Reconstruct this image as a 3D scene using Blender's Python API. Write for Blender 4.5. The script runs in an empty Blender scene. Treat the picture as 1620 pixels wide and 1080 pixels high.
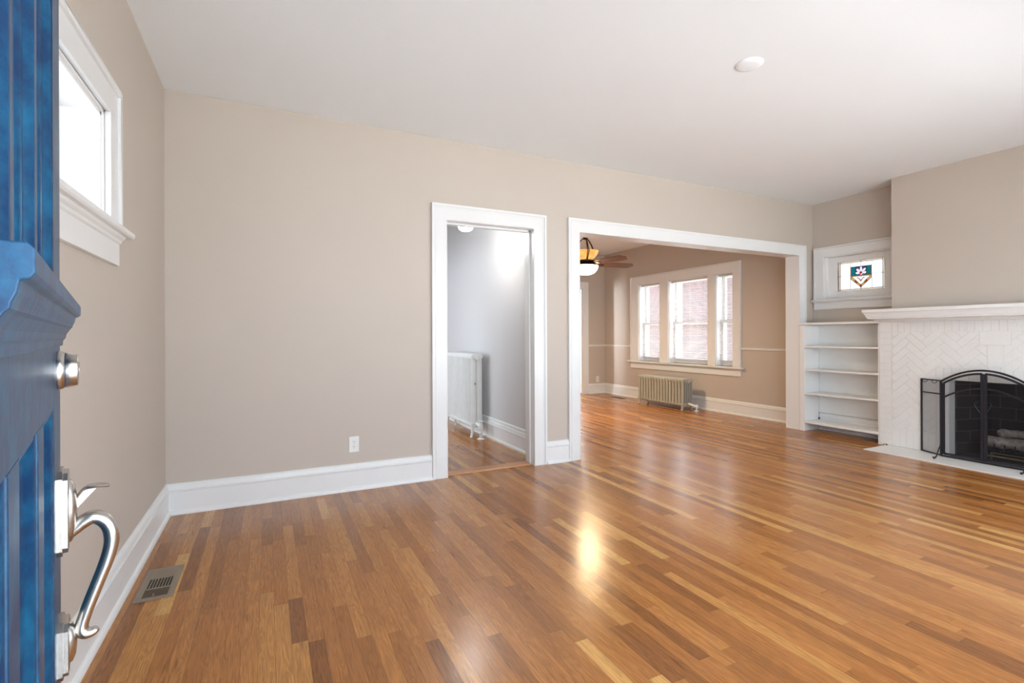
import bpy, bmesh, math, random
from mathutils import Vector, Matrix, Euler
PI = math.pi
R = math.radians
S = bpy.context.scene
COL = S.collection
random.seed(7)

# ------------------------------------------------------------------ camera
CAMH = 1.172
cam_d = bpy.data.cameras.new('camera')
cam = bpy.data.objects.new('camera', cam_d)
COL.objects.link(cam)
cam_d.sensor_width = 36.0
cam_d.lens = 784.25 / 1620 * 36.0
cam_d.shift_y = -9.4 / 1620
cam_d.clip_start = 0.01
cam_d.clip_end = 200
m = Matrix.Rotation(R(-26.171), 4, 'Z') @ Matrix.Rotation(R(90), 4, 'X') @ Matrix.Rotation(R(-0.21), 4, 'Z')
cam.matrix_world = Matrix.Translation((0, 0, CAMH)) @ m
S.camera = cam

# ------------------------------------------------------------------ world, exposure, daylight
S.view_settings.view_transform = 'Standard'
S.view_settings.look = 'None'
S.view_settings.gamma = 1.0
S.view_settings.use_curve_mapping = False
S.view_settings.exposure = 0.44
w = bpy.data.worlds.new('overcast_sky')
S.world = w
w.use_nodes = True
bg = w.node_tree.nodes['Background']
bg.inputs['Color'].default_value = (0.84, 0.94, 1.06, 1)
bg.inputs['Strength'].default_value = 4.5


def area(name, loc, rot, sx, sy, power, color=(1, 1, 1), spread=None):
    d = bpy.data.lights.new(name, 'AREA')
    d.shape = 'RECTANGLE'
    d.size = sx
    d.size_y = sy
    d.energy = power
    d.color = color
    if spread:
        d.spread = spread
    o = bpy.data.objects.new(name, d)
    o.location = loc
    o.rotation_euler = rot
    COL.objects.link(o)
    return o


def portal(name, loc, rot, sx, sy):
    """a portal adds no light: it only guides sky sampling to the window"""
    o = area(name, loc, rot, sx, sy, 1.0)
    o.data.cycles.is_portal = True
    return o


sun_d = bpy.data.lights.new('sun', 'SUN')
sun_d.energy = 24
sun_d.angle = R(2)
sun_d.color = (1.0, 0.98, 0.95)
sun = bpy.data.objects.new('sun', sun_d)
# high sun beyond the back of the house: it strikes the ground in front and beside, never the rooms
sun.rotation_euler = (R(-28), 0, 0)
sun.location = (0, 20, 20)
COL.objects.link(sun)

portal('portal_added_window', (3.04, -0.03, 1.30), (R(90), 0, 0), 4.12, 1.80)
portal('portal_front_door', (0.35, -0.03, 1.04), (R(90), 0, 0), 0.9, 2.08)
portal('portal_dining_window', (6.405, 6.15, 1.40), (R(90), 0, R(90)), 2.08, 1.40)
portal('portal_left_window', (-0.82, 2.075, 1.88), (R(90), 0, R(-90)), 1.05, 0.48)
portal('portal_alcove_window', (6.41, 3.42, 1.86), (R(90), 0, R(90)), 0.72, 0.52)
portal('portal_side_room', (-0.72, 5.9, 1.325), (R(90), 0, R(-90)), 2.6, 1.75)

# ------------------------------------------------------------------ materials
MATS = {}


def new_mat(name):
    mt = bpy.data.materials.new(name)
    mt.use_nodes = True
    nt = mt.node_tree
    b = nt.nodes['Principled BSDF']
    return mt, nt, b


def N(nt, t, **kw):
    n = nt.nodes.new(t)
    for k, v in kw.items():
        setattr(n, k, v)
    return n


def math_node(nt, op, a, b=None, c=None):
    n = nt.nodes.new('ShaderNodeMath')
    n.operation = op
    for i, v in enumerate((a, b, c)):
        if v is None:
            continue
        if isinstance(v, (int, float)):
            n.inputs[i].default_value = v
        else:
            nt.links.new(v, n.inputs[i])
    return n.outputs[0]


def paint(name, col, rough=0.5, var=0.03, scale=3.0, bump=0.02, bscale=180, metallic=0.0, coat=0.0, spec=0.5, coat_rough=0.1):
    mt, nt, b = new_mat(name)
    g = N(nt, 'ShaderNodeNewGeometry')
    no = N(nt, 'ShaderNodeTexNoise')
    no.inputs['Scale'].default_value = scale
    no.inputs['Detail'].default_value = 4
    nt.links.new(g.outputs['Position'], no.inputs['Vector'])
    rp = N(nt, 'ShaderNodeValToRGB')
    rp.color_ramp.elements[0].position = 0.3
    rp.color_ramp.elements[1].position = 0.7
    rp.color_ramp.elements[0].color = tuple(max(0, c * (1 - var)) for c in col) + (1,)
    rp.color_ramp.elements[1].color = tuple(min(1, c * (1 + var)) for c in col) + (1,)
    nt.links.new(no.outputs['Fac'], rp.inputs['Fac'])
    nt.links.new(rp.outputs['Color'], b.inputs['Base Color'])
    if bump > 0:
        n2 = N(nt, 'ShaderNodeTexNoise')
        n2.inputs['Scale'].default_value = bscale
        n2.inputs['Detail'].default_value = 3
        nt.links.new(g.outputs['Position'], n2.inputs['Vector'])
        bp = N(nt, 'ShaderNodeBump')
        bp.inputs['Strength'].default_value = bump
        bp.inputs['Distance'].default_value = 0.01
        nt.links.new(n2.outputs['Fac'], bp.inputs['Height'])
        nt.links.new(bp.outputs['Normal'], b.inputs['Normal'])
    b.inputs['Roughness'].default_value = rough
    b.inputs['Metallic'].default_value = metallic
    b.inputs['Specular IOR Level'].default_value = spec
    b.inputs['Coat Weight'].default_value = coat
    b.inputs['Coat Roughness'].default_value = coat_rough
    return mt


M = {}
M['wall'] = paint('wall_paint_greige', (0.555, 0.490, 0.425), 0.55, 0.015, 1.2, 0.06, 90, spec=0.35)
M['hall_wall'] = paint('hall_paint_grey', (0.60, 0.59, 0.585), 0.5, 0.015, 1.2, 0.05, 90, spec=0.35)
M['ceiling'] = paint('ceiling_paint', (0.850, 0.880, 0.900), 0.8, 0.01, 0.8, 0.04, 120, spec=0.2)
M['trim'] = paint('trim_white_gloss', (0.795, 0.80, 0.79), 0.3, 0.01, 6, 0.03, 60)
M['shelf_white'] = paint('shelf_white', (0.83, 0.835, 0.815), 0.35, 0.02, 5, 0.03, 60)
M['brick_white'] = paint('painted_brick', (0.82, 0.82, 0.80), 0.42, 0.02, 8, 0.25, 120)
M['brick_groove'] = paint('painted_mortar', (0.80, 0.80, 0.78), 0.5, 0.02, 8, 0.2, 150)
M['sash'] = paint('sash_white', (0.84, 0.84, 0.83), 0.35, 0.01, 6, 0.02, 60)
M['rad_grey'] = paint('radiator_grey_green', (0.40, 0.39, 0.32), 0.42, 0.05, 14, 0.1, 80)
M['rad_white'] = paint('radiator_white', (0.74, 0.75, 0.73), 0.35, 0.03, 14, 0.08, 80)
M['nickel'] = paint('satin_nickel', (0.56, 0.54, 0.51), 0.27, 0.05, 20, 0.02, 200, metallic=1.0)
M['iron'] = paint('black_iron', (0.012, 0.013, 0.02), 0.45, 0.1, 20, 0.1, 120)
M['firebrick'] = None
M['plastic'] = paint('white_plastic', (0.82, 0.82, 0.80), 0.35, 0.01, 10, 0)
M['dark'] = paint('dark_slot', (0.012, 0.010, 0.008), 0.7, 0.1, 10, 0)
M['vent'] = paint('vent_tan_metal', (0.30, 0.245, 0.18), 0.38, 0.06, 30, 0.05, 200, metallic=0.35)
M['vent_dark'] = paint('vent_brown_metal', (0.085, 0.058, 0.036), 0.45, 0.06, 30, 0.05, 200)
M['bronze'] = paint('oil_rubbed_bronze', (0.045, 0.022, 0.012), 0.4, 0.15, 30, 0.05, 100, metallic=0.6)
M['lead'] = paint('lead_came', (0.05, 0.04, 0.04), 0.5, 0.1, 60, 0.05, 200, metallic=0.5)
M['log'] = paint('ceramic_log', (0.30, 0.26, 0.23), 0.85, 0.45, 25, 1.0, 40)
M['concrete'] = paint('porch_concrete', (0.62, 0.62, 0.61), 0.8, 0.08, 4, 0.2, 60)
M['strike'] = paint('door_edge_metal', (0.4, 0.33, 0.22), 0.35, 0.1, 40, 0.03, 100, metallic=1.0)


def mat_blue():
    mt, nt, b = new_mat('glossy_blue_paint')
    tc = N(nt, 'ShaderNodeTexCoord')
    mp = N(nt, 'ShaderNodeMapping')
    mp.inputs['Scale'].default_value = (1, 1, 0.8)
    nt.links.new(tc.outputs['Object'], mp.inputs['Vector'])
    n1 = N(nt, 'ShaderNodeTexNoise')
    n1.inputs['Scale'].default_value = 26
    n1.inputs['Detail'].default_value = 6
    n1.inputs['Roughness'].default_value = 0.65
    nt.links.new(mp.outputs[0], n1.inputs['Vector'])
    rp = N(nt, 'ShaderNodeValToRGB')
    e = rp.color_ramp.elements
    e[0].position = 0.40
    e[0].color = (0.0003, 0.028, 0.088, 1)
    e[1].position = 0.66
    e[1].color = (0.002, 0.088, 0.185, 1)
    nt.links.new(n1.outputs['Fac'], rp.inputs['Fac'])
    nt.links.new(rp.outputs['Color'], b.inputs['Base Color'])
    n2 = N(nt, 'ShaderNodeTexNoise')
    n2.inputs['Scale'].default_value = 70
    n2.inputs['Detail'].default_value = 4
    nt.links.new(mp.outputs[0], n2.inputs['Vector'])
    ad = math_node(nt, 'ADD', n2.outputs['Fac'], n1.outputs['Fac'])
    bp = N(nt, 'ShaderNodeBump')
    bp.inputs['Strength'].default_value = 0.10
    bp.inputs['Distance'].default_value = 0.004
    nt.links.new(ad, bp.inputs['Height'])
    nt.links.new(bp.outputs['Normal'], b.inputs['Normal'])
    b.inputs['Roughness'].default_value = 0.36
    b.inputs['Specular IOR Level'].default_value = 0.3
    b.inputs['Coat Weight'].default_value = 0.06
    b.inputs['Coat Roughness'].default_value = 0.2
    return mt


M['blue'] = mat_blue()


def mat_floor():
    mt, nt, b = new_mat('oak_strip_floor')
    g = N(nt, 'ShaderNodeNewGeometry')
    sp = N(nt, 'ShaderNodeSeparateXYZ')
    nt.links.new(g.outputs['Position'], sp.inputs[0])
    X, Y = sp.outputs['X'], sp.outputs['Y']
    W = 0.057
    u = math_node(nt, 'DIVIDE', math_node(nt, 'ADD', X, 10.013), W)
    col = math_node(nt, 'FLOOR', u)
    fu = math_node(nt, 'FRACT', u)
    wn = N(nt, 'ShaderNodeTexWhiteNoise', noise_dimensions='1D')
    nt.links.new(col, wn.inputs['W'])
    wn2 = N(nt, 'ShaderNodeTexWhiteNoise', noise_dimensions='1D')
    nt.links.new(math_node(nt, 'ADD', col, 311.7), wn2.inputs['W'])
    L = math_node(nt, 'MULTIPLY_ADD', wn.outputs['Value'], 0.65, 0.50)
    v = math_node(nt, 'DIVIDE', math_node(nt, 'ADD', Y, 20.0), L)
    v = math_node(nt, 'MULTIPLY_ADD', wn2.outputs['Value'], 37.0, v)
    # uneven strip lengths
    wob = math_node(nt, 'MULTIPLY', math_node(nt, 'SINE', math_node(nt, 'MULTIPLY', v, 1.9)), 0.38)
    v = math_node(nt, 'ADD', v, wob)
    row = math_node(nt, 'FLOOR', v)
    fv = math_node(nt, 'FRACT', v)
    cb = N(nt, 'ShaderNodeCombineXYZ')
    nt.links.new(col, cb.inputs[0])
    nt.links.new(row, cb.inputs[1])
    wp = N(nt, 'ShaderNodeTexWhiteNoise', noise_dimensions='2D')
    nt.links.new(cb.outputs[0], wp.inputs['Vector'])
    spc = N(nt, 'ShaderNodeSeparateColor')
    nt.links.new(wp.outputs['Color'], spc.inputs[0])
    r1, r2, r3 = spc.outputs[0], spc.outputs[1], spc.outputs[2]
    rp = N(nt, 'ShaderNodeValToRGB')
    cr = rp.color_ramp
    cr.elements[0].position = 0.0
    cr.elements[0].color = (0.240, 0.086, 0.020, 1)
    cr.elements[1].position = 1.0
    cr.elements[1].color = (0.640, 0.345, 0.105, 1)
    for p, c in ((0.06, (0.300, 0.110, 0.025)), (0.30, (0.380, 0.145, 0.033)), (0.6, (0.430, 0.168, 0.040)), (0.84, (0.480, 0.200, 0.050)), (0.94, (0.540, 0.255, 0.068))):
        el = cr.elements.new(p)
        el.color = c + (1,)
    nt.links.new(r1, rp.inputs['Fac'])
    # grain
    cg = N(nt, 'ShaderNodeCombineXYZ')
    nt.links.new(math_node(nt, 'MULTIPLY', X, 34.0), cg.inputs[0])
    nt.links.new(math_node(nt, 'MULTIPLY', Y, 2.4), cg.inputs[1])
    nt.links.new(math_node(nt, 'MULTIPLY', r2, 80.0), cg.inputs[2])
    gn = N(nt, 'ShaderNodeTexNoise')
    gn.inputs['Scale'].default_value = 1.0
    gn.inputs['Detail'].default_value = 3
    gn.inputs['Distortion'].default_value = 0.8
    nt.links.new(cg.outputs[0], gn.inputs['Vector'])
    # cathedral rings: bands of the slow noise
    bands = math_node(nt, 'FRACT', math_node(nt, 'MULTIPLY', gn.outputs['Fac'], 9.0))
    bands = math_node(nt, 'ABSOLUTE', math_node(nt, 'SUBTRACT', bands, 0.5))
    cg2 = N(nt, 'ShaderNodeCombineXYZ')
    nt.links.new(math_node(nt, 'MULTIPLY', X, 420.0), cg2.inputs[0])
    nt.links.new(math_node(nt, 'MULTIPLY', Y, 9.0), cg2.inputs[1])
    nt.links.new(math_node(nt, 'MULTIPLY', r3, 60.0), cg2.inputs[2])
    fn = N(nt, 'ShaderNodeTexNoise')
    fn.inputs['Scale'].default_value = 1.0
    fn.inputs['Detail'].default_value = 4
    nt.links.new(cg2.outputs[0], fn.inputs['Vector'])
    k = math_node(nt, 'MULTIPLY_ADD', bands, 0.60, 0.74)
    k = math_node(nt, 'MULTIPLY', k, math_node(nt, 'MULTIPLY_ADD', fn.outputs['Fac'], 1.10, 0.47))
    # dark mineral streaks on a few boards
    cg3 = N(nt, 'ShaderNodeCombineXYZ')
    nt.links.new(math_node(nt, 'MULTIPLY', X, 60.0), cg3.inputs[0])
    nt.links.new(math_node(nt, 'MULTIPLY', Y, 5.0), cg3.inputs[1])
    nt.links.new(math_node(nt, 'MULTIPLY', r2, 33.0), cg3.inputs[2])
    sn = N(nt, 'ShaderNodeTexNoise')
    sn.inputs['Scale'].default_value = 1.0
    sn.inputs['Detail'].default_value = 2
    nt.links.new(cg3.outputs[0], sn.inputs['Vector'])
    st = N(nt, 'ShaderNodeMapRange')
    st.inputs['From Min'].default_value = 0.66
    st.inputs['From Max'].default_value = 0.80
    st.inputs['To Min'].default_value = 1.0
    st.inputs['To Max'].default_value = 0.5
    nt.links.new(sn.outputs['Fac'], st.inputs['Value'])
    k = math_node(nt, 'MULTIPLY', k, st.outputs[0])
    # seams
    eu = math_node(nt, 'MINIMUM', fu, math_node(nt, 'SUBTRACT', 1.0, fu))
    eu = math_node(nt, 'MULTIPLY', eu, W)
    ev = math_node(nt, 'MULTIPLY', math_node(nt, 'MINIMUM', fv, math_node(nt, 'SUBTRACT', 1.0, fv)), L)
    em = math_node(nt, 'MINIMUM', eu, ev)
    sm = N(nt, 'ShaderNodeMapRange')
    sm.inputs['From Min'].default_value = 0.0003
    sm.inputs['From Max'].default_value = 0.0014
    sm.inputs['To Min'].default_value = 0.60
    sm.inputs['To Max'].default_value = 1.0
    nt.links.new(em, sm.inputs['Value'])
    k = math_node(nt, 'MULTIPLY', k, sm.outputs[0])
    mx = N(nt, 'ShaderNodeVectorMath', operation='SCALE')
    nt.links.new(rp.outputs['Color'], mx.inputs[0])
    nt.links.new(k, mx.inputs['Scale'])
    nt.links.new(mx.outputs[0], b.inputs['Base Color'])
    # slightly wavy varnished surface
    wv = N(nt, 'ShaderNodeTexNoise')
    wv.inputs['Scale'].default_value = 9.0
    wv.inputs['Detail'].default_value = 3
    nt.links.new(g.outputs['Position'], wv.inputs['Vector'])
    hgt = math_node(nt, 'MULTIPLY', wv.outputs['Fac'], 0.0018)
    hgt = math_node(nt, 'MULTIPLY_ADD', fn.outputs['Fac'], 0.00010, hgt)
    bp = N(nt, 'ShaderNodeBump')
    bp.inputs['Strength'].default_value = 0.5
    bp.inputs['Distance'].default_value = 1.0
    nt.links.new(hgt, bp.inputs['Height'])
    nt.links.new(bp.outputs['Normal'], b.inputs['Normal'])
    b.inputs['Roughness'].default_value = 0.235
    b.inputs['Specular IOR Level'].default_value = 0.55
    return mt


M['floor'] = mat_floor()


def mat_plainwood(name, c0, c1, ax='X', rough=0.35):
    mt, nt, b = new_mat(name)
    tc = N(nt, 'ShaderNodeTexCoord')
    mp = N(nt, 'ShaderNodeMapping')
    mp.inputs['Scale'].default_value = (3, 60, 60) if ax == 'X' else (60, 3, 60)
    nt.links.new(tc.outputs['Object'], mp.inputs['Vector'])
    n1 = N(nt, 'ShaderNodeTexNoise')
    n1.inputs['Scale'].default_value = 1
    n1.inputs['Detail'].default_value = 5
    nt.links.new(mp.outputs[0], n1.inputs['Vector'])
    rp = N(nt, 'ShaderNodeValToRGB')
    rp.color_ramp.elements[0].position = 0.3
    rp.color_ramp.elements[1].position = 0.7
    rp.color_ramp.elements[0].color = c0 + (1,)
    rp.color_ramp.elements[1].color = c1 + (1,)
    nt.links.new(n1.outputs['Fac'], rp.inputs['Fac'])
    nt.links.new(rp.outputs['Color'], b.inputs['Base Color'])
    b.inputs['Roughness'].default_value = rough
    return mt


M['threshold'] = mat_plainwood('oak_threshold', (0.40, 0.19, 0.085), (0.52, 0.27, 0.13))
M['blade'] = mat_plainwood('fan_blade_wood', (0.11, 0.035, 0.014), (0.21, 0.075, 0.03))


def mat_firebrick():
    mt, nt, b = new_mat('sooty_firebrick')
    g = N(nt, 'ShaderNodeNewGeometry')
    mp = N(nt, 'ShaderNodeMapping')
    mp.inputs['Rotation'].default_value = (R(90), 0, 0)
    sp = N(nt, 'ShaderNodeSeparateXYZ')
    nt.links.new(g.outputs['Position'], sp.inputs[0])
    cb = N(nt, 'ShaderNodeCombineXYZ')
    nt.links.new(math_node(nt, 'ADD', sp.outputs['X'], sp.outputs['Y']), cb.inputs[0])
    nt.links.new(sp.outputs['Z'], cb.inputs[1])
    br = N(nt, 'ShaderNodeTexBrick')
    br.inputs['Color1'].default_value = (0.020, 0.016, 0.017, 1)
    br.inputs['Color2'].default_value = (0.040, 0.027, 0.024, 1)
    br.inputs['Mortar'].default_value = (0.085, 0.075, 0.075, 1)
    br.inputs['Scale'].default_value = 1.0
    br.inputs['Mortar Size'].default_value = 0.004
    br.inputs['Brick Width'].default_value = 0.23
    br.inputs['Row Height'].default_value = 0.114
    nt.links.new(cb.outputs[0], br.inputs['Vector'])
    nt.links.new(br.outputs['Color'], b.inputs['Base Color'])
    b.inputs['Roughness'].default_value = 0.85
    return mt


M['firebrick'] = mat_firebrick()


def mat_neighbor():
    mt, nt, b = new_mat('neighbour_red_brick')
    g = N(nt, 'ShaderNodeNewGeometry')
    sp = N(nt, 'ShaderNodeSeparateXYZ')
    nt.links.new(g.outputs['Position'], sp.inputs[0])
    cb = N(nt, 'ShaderNodeCombineXYZ')
    nt.links.new(math_node(nt, 'ADD', sp.outputs['X'], sp.outputs['Y']), cb.inputs[0])
    nt.links.new(sp.outputs['Z'], cb.inputs[1])
    br = N(nt, 'ShaderNodeTexBrick')
    br.inputs['Color1'].default_value = (0.120, 0.068, 0.066, 1)
    br.inputs['Color2'].default_value = (0.085, 0.047, 0.046, 1)
    br.inputs['Mortar'].default_value = (0.16, 0.13, 0.12, 1)
    br.inputs['Scale'].default_value = 1.0
    br.inputs['Mortar Size'].default_value = 0.006
    br.inputs['Brick Width'].default_value = 0.21
    br.inputs['Row Height'].default_value = 0.068
    nt.links.new(cb.outputs[0], br.inputs['Vector'])
    nt.links.new(br.outputs['Color'], b.inputs['Base Color'])
    b.inputs['Roughness'].default_value = 0.9
    return mt


M['neighbour'] = mat_neighbor()


def mat_mesh_screen():
    mt, nt, b = new_mat('fine_wire_mesh')
    b.inputs['Base Color'].default_value = (0.030, 0.030, 0.034, 1)
    b.inputs['Roughness'].default_value = 0.6
    b.inputs['Metallic'].default_value = 0.3
    tc = N(nt, 'ShaderNodeTexCoord')
    sp = N(nt, 'ShaderNodeSeparateXYZ')
    nt.links.new(tc.outputs['UV'], sp.inputs[0])
    P = 0.0026
    outs = []
    for ax in ('X', 'Y'):
        f = math_node(nt, 'FRACT', math_node(nt, 'DIVIDE', sp.outputs[ax], P))
        outs.append(math_node(nt, 'LESS_THAN', f, 0.15))
    al = math_node(nt, 'MAXIMUM', outs[0], outs[1])
    nt.links.new(al, b.inputs['Alpha'])
    return mt


M['mesh'] = mat_mesh_screen()


def mat_glass(name, col=(1, 1, 1), rough=0.0, trans=0.9, emit=None):
    """thin window glass: mostly see-through with a reflection"""
    mt, nt, b = new_mat(name)
    nt.nodes.remove(b)
    out = nt.nodes['Material Output']
    tr = N(nt, 'ShaderNodeBsdfTransparent')
    tr.inputs[0].default_value = col + (1,)
    gl = N(nt, 'ShaderNodeBsdfGlossy')
    gl.inputs['Roughness'].default_value = max(rough, 0.02)
    fr = N(nt, 'ShaderNodeFresnel')
    fr.inputs[0].default_value = 1.45
    mix = N(nt, 'ShaderNodeMixShader')
    gg = N(nt, 'ShaderNodeNewGeometry')
    front = math_node(nt, 'SUBTRACT', 1.0, gg.outputs['Backfacing'])
    nt.links.new(math_node(nt, 'MULTIPLY', fr.outputs[0], front), mix.inputs[0])
    nt.links.new(tr.outputs[0], mix.inputs[1])
    nt.links.new(gl.outputs[0], mix.inputs[2])
    last = mix.outputs[0]
    if trans < 0.9:
        tl = N(nt, 'ShaderNodeBsdfTranslucent')
        tl.inputs[0].default_value = col + (1,)
        mix2 = N(nt, 'ShaderNodeMixShader')
        mix2.inputs[0].default_value = 1 - trans
        nt.links.new(last, mix2.inputs[1])
        nt.links.new(tl.outputs[0], mix2.inputs[2])
        last = mix2.outputs[0]
    nt.links.new(last, out.inputs['Surface'])
    return mt


M['glass'] = mat_glass('clear_window_glass')
M['glass_dim'] = mat_glass('dimmed_window_glass', (0.70, 0.70, 0.70))  # grey tint added to the glass to cut daylight on the reveals
M['door_glass'] = mat_glass('door_glass', (0.9, 0.95, 1.0))
M['sg_clear'] = mat_glass('leaded_clear_glass', (0.54, 0.54, 0.535), 0.1, 0.8)
M['sg_teal'] = mat_glass('teal_glass', (0.02, 0.175, 0.18), 0.1, 0.85)
M['sg_amber'] = mat_glass('amber_glass', (0.35, 0.23, 0.13), 0.1, 0.85)
M['sg_amber_overlay'] = mat_glass('amber_glass_inset', (0.65, 0.43, 0.24), 0.1, 0.85)
M['sg_peach'] = mat_glass('peach_glass', (0.38, 0.33, 0.285), 0.1, 0.85)
M['sg_red'] = mat_glass('red_glass', (0.72, 0.22, 0.28), 0.1, 0.85)
M['sg_lilac'] = mat_glass('lilac_glass', (0.127, 0.10, 0.16), 0.1, 0.85)
M['sg_white'] = mat_glass('opal_white_glass', (0.44, 0.40, 0.41), 0.1, 0.7)


def mat_blind():
    mt, nt, b = new_mat('blind_slat_white')
    b.inputs['Base Color'].default_value = (0.66, 0.63, 0.61, 1)
    b.inputs['Roughness'].default_value = 0.4
    tl = N(nt, 'ShaderNodeBsdfTranslucent')
    tl.inputs[0].default_value = (0.8, 0.76, 0.74, 1)
    mix = N(nt, 'ShaderNodeMixShader')
    mix.inputs[0].default_value = 0.10
    nt.links.new(b.outputs[0], mix.inputs[1])
    nt.links.new(tl.outputs[0], mix.inputs[2])
    nt.links.new(mix.outputs[0], nt.nodes['Material Output'].inputs['Surface'])
    return mt


M['blind'] = mat_blind()


def mat_emit(name, col, strength, base=(0.9, 0.9, 0.9)):
    mt, nt, b = new_mat(name)
    b.inputs['Base Color'].default_value = base + (1,)
    b.inputs['Roughness'].default_value = 0.3
    b.inputs['Emission Color'].default_value = col + (1,)
    b.inputs['Emission Strength'].default_value = strength
    return mt


M['lamp_warm'] = mat_emit('lit_frosted_bowl', (1.0, 0.68, 0.36), 11.0)
M['lamp_cool'] = mat_emit('lit_white_glass', (1.0, 0.98, 0.95), 10.0)


def mat_amberbowl():
    mt, nt, b = new_mat('amber_alabaster_bowl')
    g = N(nt, 'ShaderNodeTexCoord')
    no = N(nt, 'ShaderNodeTexNoise')
    no.inputs['Scale'].default_value = 9
    no.inputs['Detail'].default_value = 4
    nt.links.new(g.outputs['Object'], no.inputs['Vector'])
    rp = N(nt, 'ShaderNodeValToRGB')
    rp.color_ramp.elements[0].color = (0.62, 0.28, 0.07, 1)
    rp.color_ramp.elements[1].color = (0.85, 0.48, 0.14, 1)
    rp.color_ramp.elements[0].position = 0.35
    rp.color_ramp.elements[1].position = 0.65
    nt.links.new(no.outputs['Fac'], rp.inputs['Fac'])
    nt.links.new(rp.outputs[0], b.inputs['Base Color'])
    nt.links.new(rp.outputs[0], b.inputs['Emission Color'])
    b.inputs['Emission Strength'].default_value = 0.85
    b.inputs['Roughness'].default_value = 0.3
    return mt


M['amber_bowl'] = mat_amberbowl()

# ------------------------------------------------------------------ mesh helpers


class MB:
    def __init__(self):
        self.bm = bmesh.new()
        self.uvl = None

    def poly(self, pts):
        vs = [self.bm.verts.new(p) for p in pts]
        try:
            return self.bm.faces.new(vs)
        except ValueError:
            return None

    def box(self, x0, x1, y0, y1, z0, z1):
        if x1 < x0: x0, x1 = x1, x0
        if y1 < y0: y0, y1 = y1, y0
        if z1 < z0: z0, z1 = z1, z0
        v = [self.bm.verts.new(p) for p in ((x0, y0, z0), (x1, y0, z0), (x1, y1, z0), (x0, y1, z0), (x0, y0, z1), (x1, y0, z1), (x1, y1, z1), (x0, y1, z1))]
        for f in ((3, 2, 1, 0), (4, 5, 6, 7), (0, 1, 5, 4), (1, 2, 6, 5), (2, 3, 7, 6), (3, 0, 4, 7)):
            self.bm.faces.new([v[i] for i in f])
        return self

    def loft(self, rings, closed=True, caps=True):
        """rings: list of lists of points, same length"""
        rv = [[self.bm.verts.new(p) for p in r] for r in rings]
        n = len(rings[0])
        for a, b in zip(rv[:-1], rv[1:]):
            for i in range(n if closed else n - 1):
                j = (i + 1) % n
                try:
                    self.bm.faces.new((a[i], a[j], b[j], b[i]))
                except ValueError:
                    pass
        if caps and closed:
            for r in (list(reversed(rv[0])), rv[-1]):
                try:
                    self.bm.faces.new(r)
                except ValueError:
                    pass
        return self

    def extrude(self, prof, fn, a, b):
        """prof: list of 2D points; fn(p, q, t) -> 3D; from t=a to t=b"""
        self.loft([[fn(p, q, a) for p, q in prof], [fn(p, q, b) for p, q in prof]])
        return self

    def tube(self, path, rad, seg=10, caps=True):
        path = [Vector(p) for p in path]
        if not isinstance(rad, (list, tuple)):
            rad = [rad] * len(path)
        n = len(path)
        rings = []
        prev = None
        for i, p in enumerate(path):
            if i == 0: t = path[1] - p
            elif i == n - 1: t = p - path[i - 1]
            else: t = (path[i + 1] - p).normalized() + (p - path[i - 1]).normalized()
            t.normalize()
            if prev is None:
                a = Vector((0, 0, 1)) if abs(t.z) < 0.9 else Vector((1, 0, 0))
                nn = t.cross(a).normalized()
            else:
                nn = (prev - t * prev.dot(t)).normalized()
            prev = nn
            bb = t.cross(nn)
            r = rad[i]
            rx, ry = r if isinstance(r, (list, tuple)) else (r, r)
            rings.append([p + nn * rx * math.cos(2 * PI * k / seg) + bb * ry * math.sin(2 * PI * k / seg) for k in range(seg)])
        self.loft(rings, True, caps)
        return self

    def lathe(self, prof, c=(0, 0, 0), seg=32, axis='Z'):
        """prof: (r, h) list"""
        rings = []
        for r, h in prof:
            r = max(r, 1e-5)
            ring = []
            for k in range(seg):
                a = 2 * PI * k / seg
                x, y = r * math.cos(a), r * math.sin(a)
                if axis == 'Z': p = (c[0] + x, c[1] + y, c[2] + h)
                elif axis == 'Y': p = (c[0] + y, c[1] + h, c[2] + x)
                else: p = (c[0] + h, c[1] + x, c[2] + y)
                ring.append(p)
            rings.append(ring)
        self.loft(rings)
        return self

    def build(self, name, mat, parent=None, local=False, smooth=False, bevel=0.0, bseg=2, merge=True):
        bm = self.bm
        if merge:
            bmesh.ops.remove_doubles(bm, verts=bm.verts, dist=1e-6)
        bmesh.ops.recalc_face_normals(bm, faces=bm.faces)
        me = bpy.data.meshes.new(name)
        if parent is not None and not local:
            mi = (Matrix.Translation(parent['_loc']) @ Matrix.Rotation(parent['_rz'], 4, 'Z')).inverted() if '_loc' in parent else Matrix()
            bmesh.ops.transform(bm, matrix=mi, verts=bm.verts)
        o = bpy.data.objects.new(name, me)
        if parent is None:
            # origin at the base centre of the mesh
            xs = [v.co for v in bm.verts]
            lo = Vector((min(v.x for v in xs), min(v.y for v in xs), min(v.z for v in xs)))
            hi = Vector((max(v.x for v in xs), max(v.y for v in xs), max(v.z for v in xs)))
            c = Vector(((lo.x + hi.x) / 2, (lo.y + hi.y) / 2, lo.z))
            bmesh.ops.translate(bm, vec=-c, verts=bm.verts)
            o.location = c
        bm.to_mesh(me)
        bm.free()
        if smooth:
            for p in me.polygons:
                p.use_smooth = True
            try:
                me.set_sharp_from_angle(angle=R(40))
            except Exception:
                pass
        me.materials.append(M[mat] if isinstance(mat, str) else mat)
        COL.objects.link(o)
        if parent is not None:
            o.parent = parent
        else:
            o['_loc'] = list(o.location)
            o['_rz'] = 0.0
        if bevel > 0:
            md = o.modifiers.new('bevel', 'BEVEL')
            md.width = bevel
            md.segments = bseg
            md.limit_method = 'ANGLE'
            md.angle_limit = R(40)
        return o


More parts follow.
